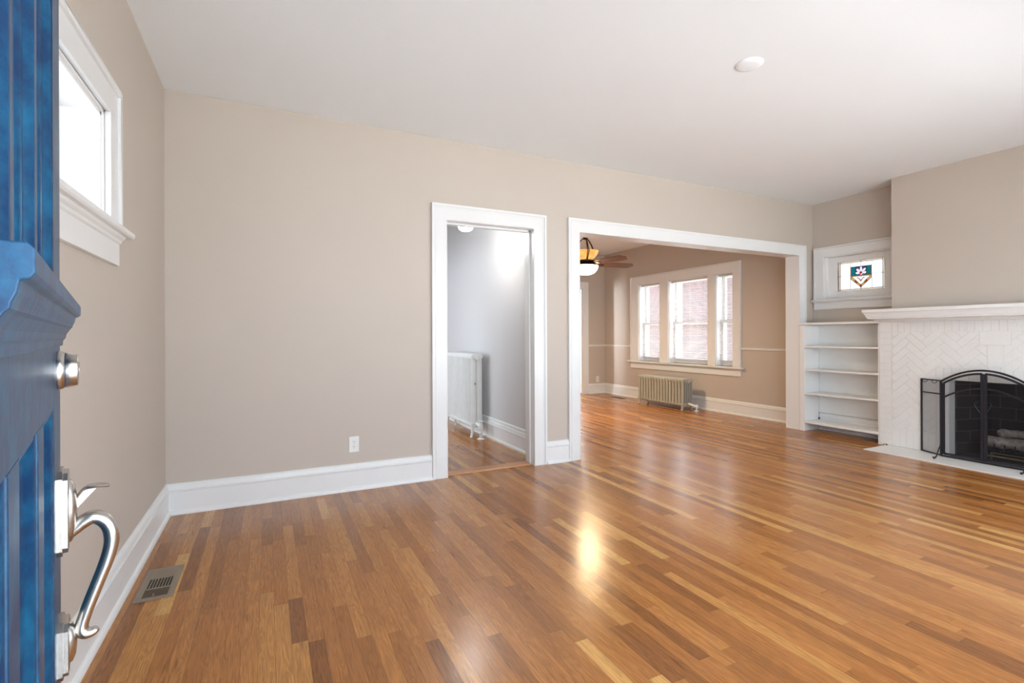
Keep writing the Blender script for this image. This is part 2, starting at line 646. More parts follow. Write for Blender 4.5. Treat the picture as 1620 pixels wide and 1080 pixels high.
def sub(parent_obj):
    """let sub-parts be given in world coordinates too"""
    p = parent_obj.parent
    parent_obj['_loc'] = list(p['_loc'])
    parent_obj['_rz'] = p['_rz']
    return parent_obj


def thing(name, label, cat, loc=(0, 0, 0), rz=0.0, group=None, kind=None):
    o = bpy.data.objects.new(name, None)
    o.empty_display_size = 0.05
    o.location = loc
    o.rotation_euler = (0, 0, rz)
    o['_loc'] = list(loc)
    o['_rz'] = rz
    if label: o['label'] = label
    if cat: o['category'] = cat
    if group: o['group'] = group
    if kind: o['kind'] = kind
    COL.objects.link(o)
    return o


def tag(o, label, cat, group=None):
    o['label'] = label
    o['category'] = cat
    if group: o['group'] = group
    return o


def struct(o, label=None):
    o['kind'] = 'structure'
    if label: o['label'] = label
    return o


def copy_tree(root, loc, group=None, label=None):
    c = root.copy()
    COL.objects.link(c)
    c.location = loc
    c['_loc'] = list(loc)
    if group: c['group'] = group
    if label: c['label'] = label
    for ch in [o for o in COL.objects if o.parent == root]:
        d = ch.copy()
        COL.objects.link(d)
        d.parent = c
        for g in [o for o in COL.objects if o.parent == ch]:
            e = g.copy()
            COL.objects.link(e)
            e.parent = d
    return c


# ------------------------------------------------------------------ the setting
XA, YB, XC, YD, H, YF = -0.61, 3.93, 6.15, 8.23, 2.80, 0.20


def wall_y(mb, x0, x1, y0, y1, z0, z1, holes):
    """wall slab spanning x, thickness y0..y1, with rectangular holes (xa, xb, za, zb)"""
    xs = sorted({x0, x1} | {h[0] for h in holes} | {h[1] for h in holes})
    for a, b in zip(xs[:-1], xs[1:]):
        zs = [z0]
        hs = sorted([(h[2], h[3]) for h in holes if h[0] <= a + 1e-6 and h[1] >= b - 1e-6])
        cur = z0
        for za, zb in hs:
            if za > cur + 1e-6: mb.box(a, b, y0, y1, cur, za)
            cur = zb
        if cur < z1 - 1e-6: mb.box(a, b, y0, y1, cur, z1)


def wall_x(mb, y0, y1, x0, x1, z0, z1, holes):
    ys = sorted({y0, y1} | {h[0] for h in holes} | {h[1] for h in holes})
    for a, b in zip(ys[:-1], ys[1:]):
        hs = sorted([(h[2], h[3]) for h in holes if h[0] <= a + 1e-6 and h[1] >= b - 1e-6])
        cur = z0
        for za, zb in hs:
            if za > cur + 1e-6: mb.box(x0, x1, a, b, cur, za)
            cur = zb
        if cur < z1 - 1e-6: mb.box(x0, x1, a, b, cur, z1)


mb = MB(); mb.box(-0.70, 6.15, -0.02, 11.1, -0.08, 0.0)
struct(mb.build('floor', 'floor'), 'glossy oak strip floor with boards of mixed brown tones')
mb = MB(); mb.box(-0.85, 6.42, -0.02, 11.2, H, H + 0.1)
struct(mb.build('ceiling', 'ceiling'))

# left wall (A) with the small high window
mb = MB(); wall_x(mb, 0.0, 4.09, XA - 0.20, XA, 0, H, [(1.55, 2.60, 1.64, 2.115)])
struct(mb.build('wall_left', 'wall'))
# back wall (B)
WB = 0.14
mb = MB(); wall_y(mb, XA, XC, YB, YB + WB, 0, H, [(1.325, 2.150, -0.01, 2.13), (2.635, 5.86, -0.01, 2.145)])
struct(mb.build('wall_back', 'wall'))
# right wall (C), living room and dining room in one run
FB0, FB1, FBT = 1.74, 2.42, 0.735
mb = MB()
wall_x(mb, 0.0, YD + 0.14, XC, XC + 0.25, 0, H, [(3.06, 3.78, 1.60, 2.12), (5.115, 7.19, 0.70, 2.10), (FB0 - 0.06, FB1 + 0.06, -0.01, FBT + 0.1)])
struct(mb.build('wall_right', 'wall'))
# chimney breast
mb = MB(); mb.box(5.85, XC, 1.26, 2.90, 1.34, H)
struct(mb.build('wall_chimney_breast', 'wall'))
# front wall (behind the camera) with the doorway and an unseen wide window added to bring in daylight
mb = MB(); wall_y(mb, XA, XC, -0.02, YF, 0, H, [(-0.105, 0.80, -0.01, 2.08), (0.98, 5.10, 0.40, 2.20)])
struct(mb.build('wall_front', 'wall'))
mb = MB()
for x in (0.98, 2.33, 3.69, 5.05): mb.box(x, x + 0.05, 0.03, 0.08, 0.40, 2.20)
for z in (0.40, 1.4, 2.16): mb.box(0.98, 5.10, 0.035, 0.075, z, z + 0.04)
struct(mb.build('added_window_4', 'sash'))  # sash of the unseen window, added and placed to light the room
mb = MB()
mb.box(0.935, 5.22, YF, YF + 0.02, 2.20, 2.32); mb.box(0.935, 5.22, YF, YF + 0.02, 0.28, 0.40)
mb.box(0.935, 0.98, YF, YF + 0.02, 0.40, 2.20); mb.box(5.10, 5.22, YF, YF + 0.02, 0.40, 2.20)
struct(mb.build('trim_10', 'trim'))
# hall: right wall (its other face is the dining room's left wall), left wall with a wide opening to daylight, far wall
mb = MB(); mb.box(2.30, 2.37, YB + WB, YD, 0, H)
struct(mb.build('wall_hall_right', 'hall_wall'))
mb = MB(); mb.box(2.37, 2.45, YB + WB, YD, 0, H)
struct(mb.build('wall_dining_left', 'wall'))
mb = MB(); wall_x(mb, YB + WB, 7.60, 1.03, 1.15, 0, H, [(5.25, 7.05, -0.01, 2.10)])
struct(mb.build('wall_hall_left', 'hall_wall'))
mb = MB(); wall_x(mb, YB + WB, 7.60, -0.70, -0.58, 0, H, [(4.60, 7.20, 0.45, 2.20)])
struct(mb.build('wall_side_room', 'hall_wall'))
mb = MB(); mb.box(-0.70, 1.03, 7.60, 7.72, 0, H); mb.box(-0.58, 1.03, YB + WB, YB + WB + 0.005, 0, H)
struct(mb.build('wall_side_room_ends', 'hall_wall'))
mb = MB(); mb.box(1.03, 2.30, 7.60, 7.72, 0, H)
struct(mb.build('wall_hall_far', 'hall_wall'))
# thin grey skin on the hall side of the back wall
mb = MB(); wall_y(mb, 1.15, 2.30, YB + WB, YB + WB + 0.005, 0, H, [(1.325, 2.150, -0.01, 2.13)])
struct(mb.build('wall_hall_near', 'hall_wall'))
# dining far wall with a doorway to a bright room
mb = MB(); wall_y(mb, 2.45, XC, YD, YD + 0.14, 0, H, [(4.76, 5.60, -0.01, 2.10)])
struct(mb.build('wall_dining_far', 'wall'))
mb = MB(); mb.box(2.35, XC, 11.0, 11.1, 0, H)
struct(mb.build('wall_kitchen', 'trim'))
mb = MB(); mb.box(XC, XC + 0.1, YD + 0.14, 11.0, 0, H)
struct(mb.build('wall_kitchen_right', 'trim'))
mb = MB(); wall_x(mb, YD + 0.14, 11.0, 2.25, 2.35, 0, H, [(9.60, 10.45, 0.7, 2.2)])
struct(mb.build('wall_kitchen_left', 'trim'))
area('kitchen_fill_light', (5.2, 9.0, 2.7), (0, 0, 0), 0.8, 0.8, 40, (1, 0.99, 0.97))  # added fill, no fixture: whitens the room beyond the far doorway
# daylight through the kitchen window: it falls through the far doorway as a pale band on the dining wall
area('daylight_kitchen_window', (2.22, 10.02, 1.45), (R(90), 0, R(-90)), 0.45, 1.3, 90, (0.86, 0.93, 1.0), R(70))

# ---- mouldings
BASE = [(0, 0), (0.034, 0), (0.034, 0.010), (0.030, 0.020), (0.022, 0.026), (0.020, 0.030), (0.020, 0.148), (0.026, 0.152), (0.027, 0.160), (0.019, 0.1635),
        (0.018, 0.176), (0.016, 0.188), (0.010, 0.198), (0.004, 0.202), (0, 0.202)]


def base_y(name, x0, x1, y, side):
    """baseboard along x on a wall at y; side=-1 projects to -y"""
    mb = MB(); mb.extrude(BASE, lambda p, q, t: (t, y + side * p, q), x0, x1)
    return struct(mb.build(name, 'trim'))


def base_x(name, y0, y1, x, side):
    mb = MB(); mb.extrude(BASE, lambda p, q, t: (x + side * p, t, q), y0, y1)
    return struct(mb.build(name, 'trim'))


base_y('baseboard_back', XA, 1.195, YB, -1)
base_y('baseboard_back_pier', 2.275, 2.510, YB, -1)
base_x('baseboard_left', YF, YB, XA, 1)
base_x('baseboard_alcove', 3.03, 3.84, XC, -1)
base_x('baseboard_dining', YB + WB, YD, XC, -1)
base_y('baseboard_dining_far', 5.74, XC, YD, -1)
base_x('baseboard_hall', YB + WB + 0.01, 7.60, 2.30, -1)
# a second bead on the taller hall baseboard
mb = MB()
mb.extrude([(0, 0.202), (0.012, 0.202), (0.012, 0.222), (0.006, 0.232), (0, 0.232)], lambda p, q, t: (2.30 - p, t, q), YB + WB + 0.01, 7.60)
struct(mb.build('trim_11', 'trim'))
base_y('baseboard_front', 0.95, XC, YF, 1)

# chair rails in the dining room
RAIL = [(0, 0), (0.008, 0.004), (0.018, 0.012), (0.020, 0.028), (0.010, 0.036), (0, 0.038)]
mb = MB(); mb.extrude(RAIL, lambda p, q, t: (XC - p, t, 0.945 + q), YB + WB, 4.99)
struct(mb.build('trim_5', 'trim'))
mb = MB(); mb.extrude(RAIL, lambda p, q, t: (XC - p, t, 0.945 + q), 7.41, YD)
struct(mb.build('trim_6', 'trim'))
mb = MB(); mb.extrude(RAIL, lambda p, q, t: (t, YD - p, 0.945 + q), 5.745, XC)
struct(mb.build('trim_7', 'trim'))


def casing_board(mb, fn, a0, a1, b0, b1, outer):
    """flat board (a = across, b = along) with a raised outer back band; fn(a, b, t)."""
    pass


def opening_casing(name, x0, x1, z1, xo0, xo1, zo, y, side, wall_t, label=None):
    """casing round a floor-length opening in a wall on y: boards, back bands, jamb linings"""
    mb = MB()
    t, tb = 0.020, 0.028
    d = side
    bw = 0.020
    # side boards, head
    mb.box(xo0 + bw, x0, y, y + d * t, 0, z1)
    mb.box(x1, xo1 - bw, y, y + d * t, 0, z1)
    mb.box(xo0 + bw, xo1 - bw, y, y + d * t, z1, zo - bw)
    # back band
    mb.box(xo0, xo0 + bw, y, y + d * tb, 0, zo)
    mb.box(xo1 - bw, xo1, y, y + d * tb, 0, zo)
    mb.box(xo0 + bw, xo1 - bw, y, y + d * tb, zo - bw, zo)
    # small inner quirk bead
    mb.box(xo0 + bw + 0.010, xo0 + bw + 0.014, y + d * t, y + d * (t + 0.003), 0, zo - bw - 0.012)
    mb.box(xo1 - bw - 0.014, xo1 - bw - 0.010, y + d * t, y + d * (t + 0.003), 0, zo - bw - 0.012)
    mb.box(xo0 + bw + 0.010, xo1 - bw - 0.010, y + d * t, y + d * (t + 0.003), zo - bw - 0.016, zo - bw - 0.012)
    return mb


def jamb_lining(mb, x0, x1, z1, ya, yb, th=0.012):
    mb.box(x0 - 0.0, x0 + th * 0 + 0.0005, ya, yb, 0, z1)
    mb.box(x0, x0 + 0.004, ya, yb, 0, z1)
    mb.box(x1 - 0.004, x1, ya, yb, 0, z1)
    mb.box(x0, x1, ya, yb, z1 - 0.004, z1)


# small doorway to the hall
mb = opening_casing('c', 1.327, 2.148, 2.128, 1.197, 2.272, 2.260, YB, -1, WB)
jamb_lining(mb, 1.325, 2.150, 2.130, YB - 0.020, YB + WB + 0.02)
mb.box(1.327, 1.343, 3.985, 4.03, 0, 2.126); mb.box(2.132, 2.148, 3.985, 4.03, 0, 2.126); mb.box(1.327, 2.148, 3.985, 4.03, 2.112, 2.126)
# hall-side casing
mb.box(1.20, 1.325, YB + WB + 0.005, YB + WB + 0.02, 0, 2.25); mb.box(2.150, 2.27, YB + WB + 0.005, YB + WB + 0.02, 0, 2.25); mb.box(1.325, 2.15, YB + WB + 0.005, YB + WB + 0.02, 2.13, 2.25)
struct(mb.build('trim_1', 'trim', bevel=0.002), 'white painted casing round the narrow doorway to the hall')
# wide cased opening to the dining room
mb = opening_casing('c', 2.637, 5.858, 2.143, 2.510, 5.988, 2.270, YB, -1, WB)
jamb_lining(mb, 2.635, 5.860, 2.145, YB - 0.020, YB + WB + 0.02)
mb.box(2.46, 2.635, YB + WB, YB + WB + 0.02, 0, 2.26); mb.box(5.86, 5.99, YB + WB, YB + WB + 0.02, 0, 2.26); mb.box(2.635, 5.86, YB + WB, YB + WB + 0.02, 2.145, 2.26)
struct(mb.build('trim_2', 'trim', bevel=0.002), 'white painted casing round the wide opening to the dining room')
# dining far doorway casing
mb = MB()
mb.box(5.60, 5.74, YD - 0.022, YD, 0, 2.10); mb.box(4.62, 5.74, YD - 0.022, YD, 2.10, 2.23); mb.box(4.62, 4.76, YD - 0.022, YD, 0, 2.10)
mb.box(5.575, 5.60, YD - 0.01, YD + 0.14, 0, 2.10); mb.box(4.76, 4.785, YD - 0.01, YD + 0.14, 0, 2.10); mb.box(4.785, 5.575, YD - 0.01, YD + 0.14, 2.075, 2.10)
struct(mb.build('trim_8', 'trim', bevel=0.002))
mb = MB(); mb.box(4.785, 5.575, YD - 0.01, YD + 0.13, 0.0, 0.022)
struct(mb.build('trim_9', 'threshold', bevel=0.004))
# oak saddle in the small doorway
mb = MB()
mb.extrude([(3.955, 0.0005), (3.960, 0.010), (3.975, 0.015), (4.055, 0.015), (4.075, 0.010), (4.082, 0.0005)], lambda p, q, t: (t, p, q), 1.343, 2.132)
struct(mb.build('trim_3', 'threshold'), 'pale oak saddle across the narrow hall doorway')

# ground widened to bounce daylight indoors; porch roof added to shade the door
mb = MB(); mb.box(-8, 14, -16, -0.03, -0.30, -0.12)
struct(mb.build('ground', 'concrete'))
mb = MB(); mb.box(-1.6, 1.15, -1.9, -0.02, 2.55, 2.65)
struct(mb.build('added_porch_shade', 'trim'))  # unseen roof, added to hold skylight off the open door
# the doorway's lining at the camera
mb = MB()
mb.box(0.80, 0.93, YF, YF + 0.02, 0, 2.20); mb.box(-0.105, 0.80, YF, YF + 0.02, 2.08, 2.20)
mb.box(0.790, 0.80, 0.0, YF, 0, 2.08); mb.box(-0.105, 0.79, 0.0, YF, 2.07, 2.08)
struct(mb.build('trim_4', 'trim', bevel=0.002))

# ------------------------------------------------------------------ window_1: high window in the left wall
W1 = thing('window_1', 'small high white-trimmed window in the left wall, half hidden by the blue door', None, (XA, 2.08, 1.49), kind='structure')
y0, y1, z0, z1 = 1.55, 2.60, 1.640, 2.115
mb = MB()
t = 0.022
mb.box(XA, XA + t, y1, y1 + 0.11, z0, z1); mb.box(XA, XA + t, y0 - 0.11, y0, z0, z1); mb.box(XA, XA + t, y0 - 0.11, y1 + 0.11, z1, z1 + 0.105)
tb = 0.034
mb.box(XA, XA + tb, y1 + 0.11, y1 + 0.133, z0, z1 + 0.128); mb.box(XA, XA + tb, y0 - 0.133, y0 - 0.11, z0, z1 + 0.128); mb.box(XA, XA + tb, y0 - 0.11, y1 + 0.11, z1 + 0.105, z1 + 0.128)
mb.build('window_casing', 'trim', W1, bevel=0.003)
mb = MB()
ST = [(-0.10, -0.028), (0.062, -0.028), (0.068, -0.022), (0.068, -0.006), (0.062, 0.0), (-0.10, 0.0)]
mb.extrude(ST, lambda p, q, t: (XA + p, t, z0 + q), y0 + 0.0, y1)
mb.extrude([(0, -0.028), (0.062, -0.028), (0.068, -0.022), (0.068, -0.006), (0.062, 0.0), (0, 0.0)], lambda p, q, t: (XA + p, t, z0 + q), y1, y1 + 0.175)
mb.extrude([(0, -0.028), (0.062, -0.028), (0.068, -0.022), (0.068, -0.006), (0.062, 0.0), (0, 0.0)], lambda p, q, t: (XA + p, t, z0 + q), y0 - 0.175, y0)
mb.build('window_sill', 'trim', W1)
mb = MB()
APR = [(0, -0.155), (0.020, -0.155), (0.020, -0.062), (0.027, -0.056), (0.030, -0.046), (0.040, -0.038), (0.044, -0.028), (0, -0.028)]
mb.extrude(APR, lambda p, q, t: (XA + p, t, z0 + q), y0 - 0.133, y1 + 0.133)
mb.build('window_apron', 'trim', W1)
mb = MB()
# reveal lining and stops
mb.box(XA - 0.20, XA, y1 - 0.012, y1, z0, z1); mb.box(XA - 0.20, XA, y0, y0 + 0.012, z0, z1)
mb.box(XA - 0.20, XA, y0, y1, z1 - 0.012, z1); mb.box(XA - 0.20, XA, y0, y1, z0, z0 + 0.003)
mb.box(XA - 0.022, XA - 0.008, y1 - 0.026, y1 - 0.012, z0, z1 - 0.012); mb.box(XA - 0.022, XA - 0.008, y0 + 0.012, y1 - 0.012, z1 - 0.026, z1 - 0.012)
mb.build('window_jamb', 'sash', W1)
mb = MB()
xs = XA - 0.175
mb.box(xs, xs + 0.035, y1 - 0.057, y1 - 0.012, z0 + 0.003, z1 - 0.012); mb.box(xs, xs + 0.035, y0 + 0.012, y0 + 0.057, z0 + 0.003, z1 - 0.012)
mb.box(xs, xs + 0.035, y0 + 0.057, y1 - 0.057, z1 - 0.057, z1 - 0.012); mb.box(xs, xs + 0.035, y0 + 0.057, y1 - 0.057, z0 + 0.003, z0 + 0.050)
mb.build('sash', 'sash', W1, bevel=0.003)
mb = MB(); mb.box(xs + 0.015, xs + 0.019, y0 + 0.055, y1 - 0.055, z0 + 0.048, z1 - 0.055)
mb.build('pane', 'glass_dim', W1)

# ------------------------------------------------------------------ window_2: triple dining window
W2 = thing('window_2', 'triple window with white trim in the dining room wall above the low radiator', None, (XC, 6.19, 0.57), kind='structure')
wy0, wy1, wz0, wz1 = 5.115, 7.19, 0.700, 2.100
mull = [(5.435, 5.58), (6.43, 6.635)]
lights = [(5.115, 5.435), (5.58, 6.43), (6.635, 7.19)]
mb = MB()
t = 0.022
mb.box(XC - t, XC, wy0 - 0.115, wy0, wz0, wz1); mb.box(XC - t, XC, wy1, wy1 + 0.19, wz0, wz1); mb.box(XC - t, XC, wy0 - 0.115, wy1 + 0.19, wz1, wz1 + 0.13)
mb.box(XC - 0.034, XC, wy0 - 0.137, wy0 - 0.115, wz0, wz1 + 0.15); mb.box(XC - 0.034, XC, wy1 + 0.19, wy1 + 0.212, wz0, wz1 + 0.15); mb.box(XC - 0.034, XC, wy0 - 0.115, wy1 + 0.19, wz1 + 0.13, wz1 + 0.15)
for a, b in mull:
    mb.box(XC - 0.020, XC + 0.14, a, b, wz0, wz1)
mb.build('window_casing', 'trim', W2, bevel=0.003)
mb = MB()
mb.box(XC - 0.070, XC + 0.16, wy0, wy1, wz0 - 0.028, wz0)
mb.box(XC - 0.070, XC, wy0 - 0.185, wy0, wz0 - 0.028, wz0); mb.box(XC - 0.070, XC, wy1, wy1 + 0.27, wz0 - 0.028, wz0)
mb.build('window_sill', 'trim', W2, bevel=0.006)
mb = MB()
mb.extrude([(0, -0.135), (0.020, -0.135), (0.020, -0.050), (0.034, -0.028), (0, -0.028)], lambda p, q, t: (XC - p, t, wz0 + q), wy0 - 0.137, wy1 + 0.212)
mb.build('window_apron', 'trim', W2)
for a, b in lights:
    mb = MB()
    mb.box(XC, XC + 0.22, a, a + 0.012, wz0, wz1); mb.box(XC, XC + 0.22, b - 0.012, b, wz0, wz1); mb.box(XC, XC + 0.22, a, b, wz1 - 0.012, wz1); mb.box(XC + 0.1, XC + 0.24, a, b, wz0, wz0 + 0.012)
    mb.build('window_jamb', 'sash', W2)
    zm = 1.375
    for nm, za, zb, xx in (('lower_sash', wz0 + 0.012, zm + 0.02, XC + 0.10), ('upper_sash', zm - 0.02, wz1 - 0.012, XC + 0.142)):
        mb = MB()
        fw = 0.042
        ya, yb = a + 0.012, b - 0.012
        mb.box(xx, xx + 0.038, ya, ya + fw, za, zb); mb.box(xx, xx + 0.038, yb - fw, yb, za, zb)
        mb.box(xx, xx + 0.038, ya + fw, yb - fw, za, za + (0.065 if nm[0] == 'l' else 0.036)); mb.box(xx, xx + 0.038, ya + fw, yb - fw, zb - 0.04, zb)
        s = mb.build(nm, 'sash', W2, bevel=0.002)
        sub(s)
        mb = MB(); mb.box(xx + 0.016, xx + 0.020, ya + fw - 0.003, yb - fw + 0.003, za + 0.034, zb - 0.037)
        mb.build('pane', 'glass', s)

# blinds: one per light
BL = ['narrow white slatted blind in the right-hand light of the dining window', 'wide white slatted blind in the middle light of the dining window',
      'narrow white slatted blind in the left-hand light of the dining window, brick wall behind it']
for (a, b), lab, zbot in zip(lights, BL, (0.775, 0.765, 0.765)):
    ya, yb = a + 0.018, b - 0.018
    xb = XC + 0.055
    bl = thing('window_blind', lab, 'blind', (xb, (ya + yb) / 2, zbot), 0, 'slatted blinds in the dining window')
    ztop = 2.086
    mb = MB(); mb.box(xb - 0.014, xb + 0.014, ya, yb, ztop - 0.028, ztop); mb.build('headrail', 'blind', bl, bevel=0.002)
    mb = MB()
    n = int((ztop - 0.035 - zbot) / 0.0215)
    for i in range(n):
        z = zbot + 0.022 + i * 0.0215
        ang = R(20)
        cx = 0.0125 * math.cos(ang); cz = 0.0125 * math.sin(ang)
        mb.loft([[(xb - cx, y, z - cz), (xb, y, z + 0.0016), (xb + cx, y, z + cz), (xb, y, z + 0.0008)] for y in (ya + 0.003, yb - 0.003)])
    mb.build('slats', 'blind', bl, merge=False)
    mb = MB(); mb.box(xb - 0.011, xb + 0.011, ya + 0.002, yb - 0.002, zbot, zbot + 0.012); mb.build('bottom_rail', 'blind', bl, bevel=0.002)
    mb = MB()
    for yy in ((ya + 0.06, yb - 0.06) if b - a < 0.7 else (ya + 0.09, (ya + yb) / 2, yb - 0.09)):
        for dx in (-0.0128, 0.0128):
            mb.box(xb + dx - 0.0006, xb + dx + 0.0006, yy - 0.0008, yy + 0.0008, zbot + 0.006, ztop - 0.02)
    mb.build('ladder_cord', 'blind', bl, merge=False)
    mb = MB(); mb.tube([(xb - 0.02, yb - 0.035, ztop - 0.02), (xb - 0.022, yb - 0.035, 1.35)], 0.0035, 6); mb.build('tilt_wand', 'sash', bl)

# neighbour's brick house outside the dining window
nb = thing('brick_house', 'reddish brick neighbouring house seen through the dining window blinds', 'building', (13, 18, -0.3))
mb = MB(); mb.box(12.0, 14.0, 11.3, 26.0, -0.3, 5.5); mb.build('wall', 'neighbour', nb)
mb = MB(); mb.box(11.8, 14.2, 11.1, 26.2, 5.5, 5.65); mb.build('roof', 'trim', nb)
mb = MB(); mb.box(11.90, 12.0, 11.93, 12.10, -0.3, 5.5); mb.build('downpipe', 'trim', nb)
struct(MB().box(6.41, 14.5, -1, 27, -0.5, -0.3).build('ground_side', 'concrete'))

# ------------------------------------------------------------------ window_3: stained glass window in the alcove
W3 = thing('window_3', 'small white-framed stained glass window above the bookcase', None, (XC, 3.42, 1.48), kind='structure')
y0, y1, z0, z1 = 3.06, 3.78, 1.600, 2.120
mb = MB()
t = 0.022
mb.box(XC - t, XC, y1, y1 + 0.10, z0, z1); mb.box(XC - t, XC, y0 - 0.10, y0, z0, z1); mb.box(XC - t, XC, y0 - 0.10, y1 + 0.10, z1, z1 + 0.10)
mb.box(XC - 0.032, XC, y1 + 0.10, y1 + 0.12, z0, z1 + 0.12); mb.box(XC - 0.032, XC, y0 - 0.12, y0 - 0.10, z0, z1 + 0.12); mb.box(XC - 0.032, XC, y0 - 0.10, y1 + 0.10, z1 + 0.10, z1 + 0.12)
mb.build('window_casing', 'trim', W3, bevel=0.003)
mb = MB(); mb.box(XC - 0.062, XC + 0.10, y0, y1, z0 - 0.026, z0); mb.box(XC - 0.062, XC, y1, y1 + 0.142, z0 - 0.026, z0); mb.box(XC - 0.062, XC, y0 - 0.15, y0, z0 - 0.026, z0)
mb.build('window_sill', 'trim', W3, bevel=0.006)
mb = MB(); mb.extrude([(0, -0.120), (0.020, -0.120), (0.020, -0.046), (0.034, -0.026), (0, -0.026)], lambda p, q, t: (XC - p, t, z0 + q), y0 - 0.12, y1 + 0.12)
mb.build('window_apron', 'trim', W3)
mb = MB()
mb.box(XC, XC + 0.22, y1 - 0.010, y1, z0, z1); mb.box(XC, XC + 0.22, y0, y0 + 0.010, z0, z1); mb.box(XC, XC + 0.22, y0, y1, z1 - 0.010, z1); mb.box(XC + 0.1, XC + 0.22, y0, y1, z0, z0 + 0.004)
mb.build('window_jamb', 'sash', W3)
GX = XC + 0.075
g0, g1, h0, h1 = 3.145, 3.662, 1.690, 2.040
gc = (g0 + g1) / 2 - 0.01
mb = MB()
mb.box(GX - 0.018, GX + 0.02, y0 + 0.01, g0, z0 + 0.004, z1 - 0.01); mb.box(GX - 0.018, GX + 0.02, g1, y1 - 0.01, z0 + 0.004, z1 - 0.01)
mb.box(GX - 0.018, GX + 0.02, g0, g1, h1, z1 - 0.01); mb.box(GX - 0.018, GX + 0.02, g0, g1, z0 + 0.004, h0)
mb.build('sash', 'sash', W3, bevel=0.003)


def GY(u):  # u: 0 = left edge in view (high y) .. 1 = right
    return g1 + (g0 - g1) * u


def GZ(v):  # v: 0 top .. 1 bottom
    return h1 + (h0 - h1) * v


def piece(name, mat, pts, dx=0.0, label=None):
    mb = MB()
    a = [(GX + dx, GY(u), GZ(v)) for u, v in pts]
    b = [(GX + dx + 0.003, GY(u), GZ(v)) for u, v in pts]
    mb.loft([a, b])
    o = mb.build(name, mat, W3)
    if label: o['label'] = label
    return o


def rect(u0, v0, u1, v1): return [(u0, v0), (u1, v0), (u1, v1), (u0, v1)]


bu, bv = 0.055, 0.075
u1_, u2_ = 0.275, 0.725
piece('border_glass', 'sg_peach', rect(0, 0, bu, 1)); piece('border_glass', 'sg_peach', rect(1 - bu, 0, 1, 1))
piece('border_glass', 'sg_peach', rect(bu, 0, 1 - bu, bv * .75)); piece('border_glass', 'sg_peach', rect(bu, 1 - bv * .75, 1 - bu, 1))
for a, b in ((bu, u1_), (u2_, 1 - bu)):
    piece('clear_glass', 'sg_clear', rect(a, bv * .75, b, 0.48)); piece('clear_glass', 'sg_clear', rect(a, 0.48, b, 1 - bv * .75))
piece('clear_glass', 'sg_clear', rect(u1_, bv * .75, u2_, 0.20))
# panel: amber uprights, teal squares, lily on lilac
T0, T1 = 0.20, 0.50
piece('amber_glass', 'sg_amber', rect(u1_, T0, u1_ + 0.02, T1)); piece('amber_glass', 'sg_amber', rect(u2_ - 0.02, T0, u2_, T1))
piece('teal_glass', 'sg_teal', rect(u1_ + 0.02, T0, 0.385, T1)); piece('teal_glass', 'sg_teal', rect(0.615, T0, u2_ - 0.02, T1))
piece('amber_glass', 'sg_amber', rect(u1_, T1, u2_, T1 + 0.035))


PETALS = []


def petal(cu, cv, ang, L, Wd, mat='sg_white', name='petal_glass'):
    pts = []
    asp = (g1 - g0) / (h1 - h0)
    n = 8
    for k in range(2 * n):
        s = k / (2 * n)
        th = 2 * PI * s
        lx = L * (0.5 - 0.5 * math.cos(th)); ly = Wd * math.sin(th) * (0.4 + 0.6 * math.sin(th / 2))
        x = lx * math.cos(ang) - ly * math.sin(ang); y = lx * math.sin(ang) + ly * math.cos(ang)
        pts.append((cu + x, cv - y * asp))
    PETALS.append(pts)
    return piece(name, mat, pts, 0.0)


for an, L, Wd in ((90, 0.155, 0.032), (50, 0.15, 0.03), (130, 0.15, 0.03), (12, 0.135, 0.026), (168, 0.135, 0.026)):
    petal(0.5, T1 - 0.055, R(an), L, Wd)
piece('red_glass', 'sg_red', [(0.475, T1 - 0.10), (0.5, T1 - 0.13), (0.525, T1 - 0.10), (0.515, T1 - 0.005), (0.485, T1 - 0.005)], -0.005)
PETALS.append([(0.475, T1 - 0.10), (0.5, T1 - 0.13), (0.525, T1 - 0.10), (0.515, T1 - 0.005), (0.485, T1 - 0.005)])


def inside(p, poly):
    c = False
    for i in range(len(poly)):
        (x1, y1), (x2, y2) = poly[i], poly[i - 1]
        if (y1 > p[1]) != (y2 > p[1]) and p[0] < (x2 - x1) * (p[1] - y1) / (y2 - y1) + x1: c = not c
    return c


# the ground glass round the flower, cut to leave the petals free
mbs = {'sg_lilac': MB(), 'sg_teal': MB()}
NU, NV = 46, 40
for i in range(NU):
    for j in range(NV):
        ua, ub = 0.385 + 0.23 * i / NU, 0.385 + 0.23 * (i + 1) / NU
        va, vb = T0 + (T1 - T0) * j / NV, T0 + (T1 - T0) * (j + 1) / NV
        if any(inside(((ua + ub) / 2, (va + vb) / 2), q) for q in PETALS): continue
        k_ = 'sg_lilac' if va < T0 + 0.20 else 'sg_teal'
        mbs[k_].box(GX + 0.001, GX + 0.002, GY(ua), GY(ub), GZ(va), GZ(vb))
for k_, nm_ in (('sg_lilac', 'lilac_glass'), ('sg_teal', 'teal_glass')):
    bm_ = mbs[k_].bm
    bmesh.ops.remove_doubles(bm_, verts=bm_.verts, dist=1e-6)
    seen_f = {}
    for f in bm_.faces: seen_f.setdefault(tuple(sorted(v.index for v in f.verts)), []).append(f)
    bm_.verts.index_update()
    seen_f = {}
    for f in bm_.faces: seen_f.setdefault(tuple(sorted(v.index for v in f.verts)), []).append(f)
    bmesh.ops.delete(bm_, geom=[f for fs in seen_f.values() if len(fs) > 1 for f in fs], context='FACES')
    mbs[k_].build(nm_, k_, W3)
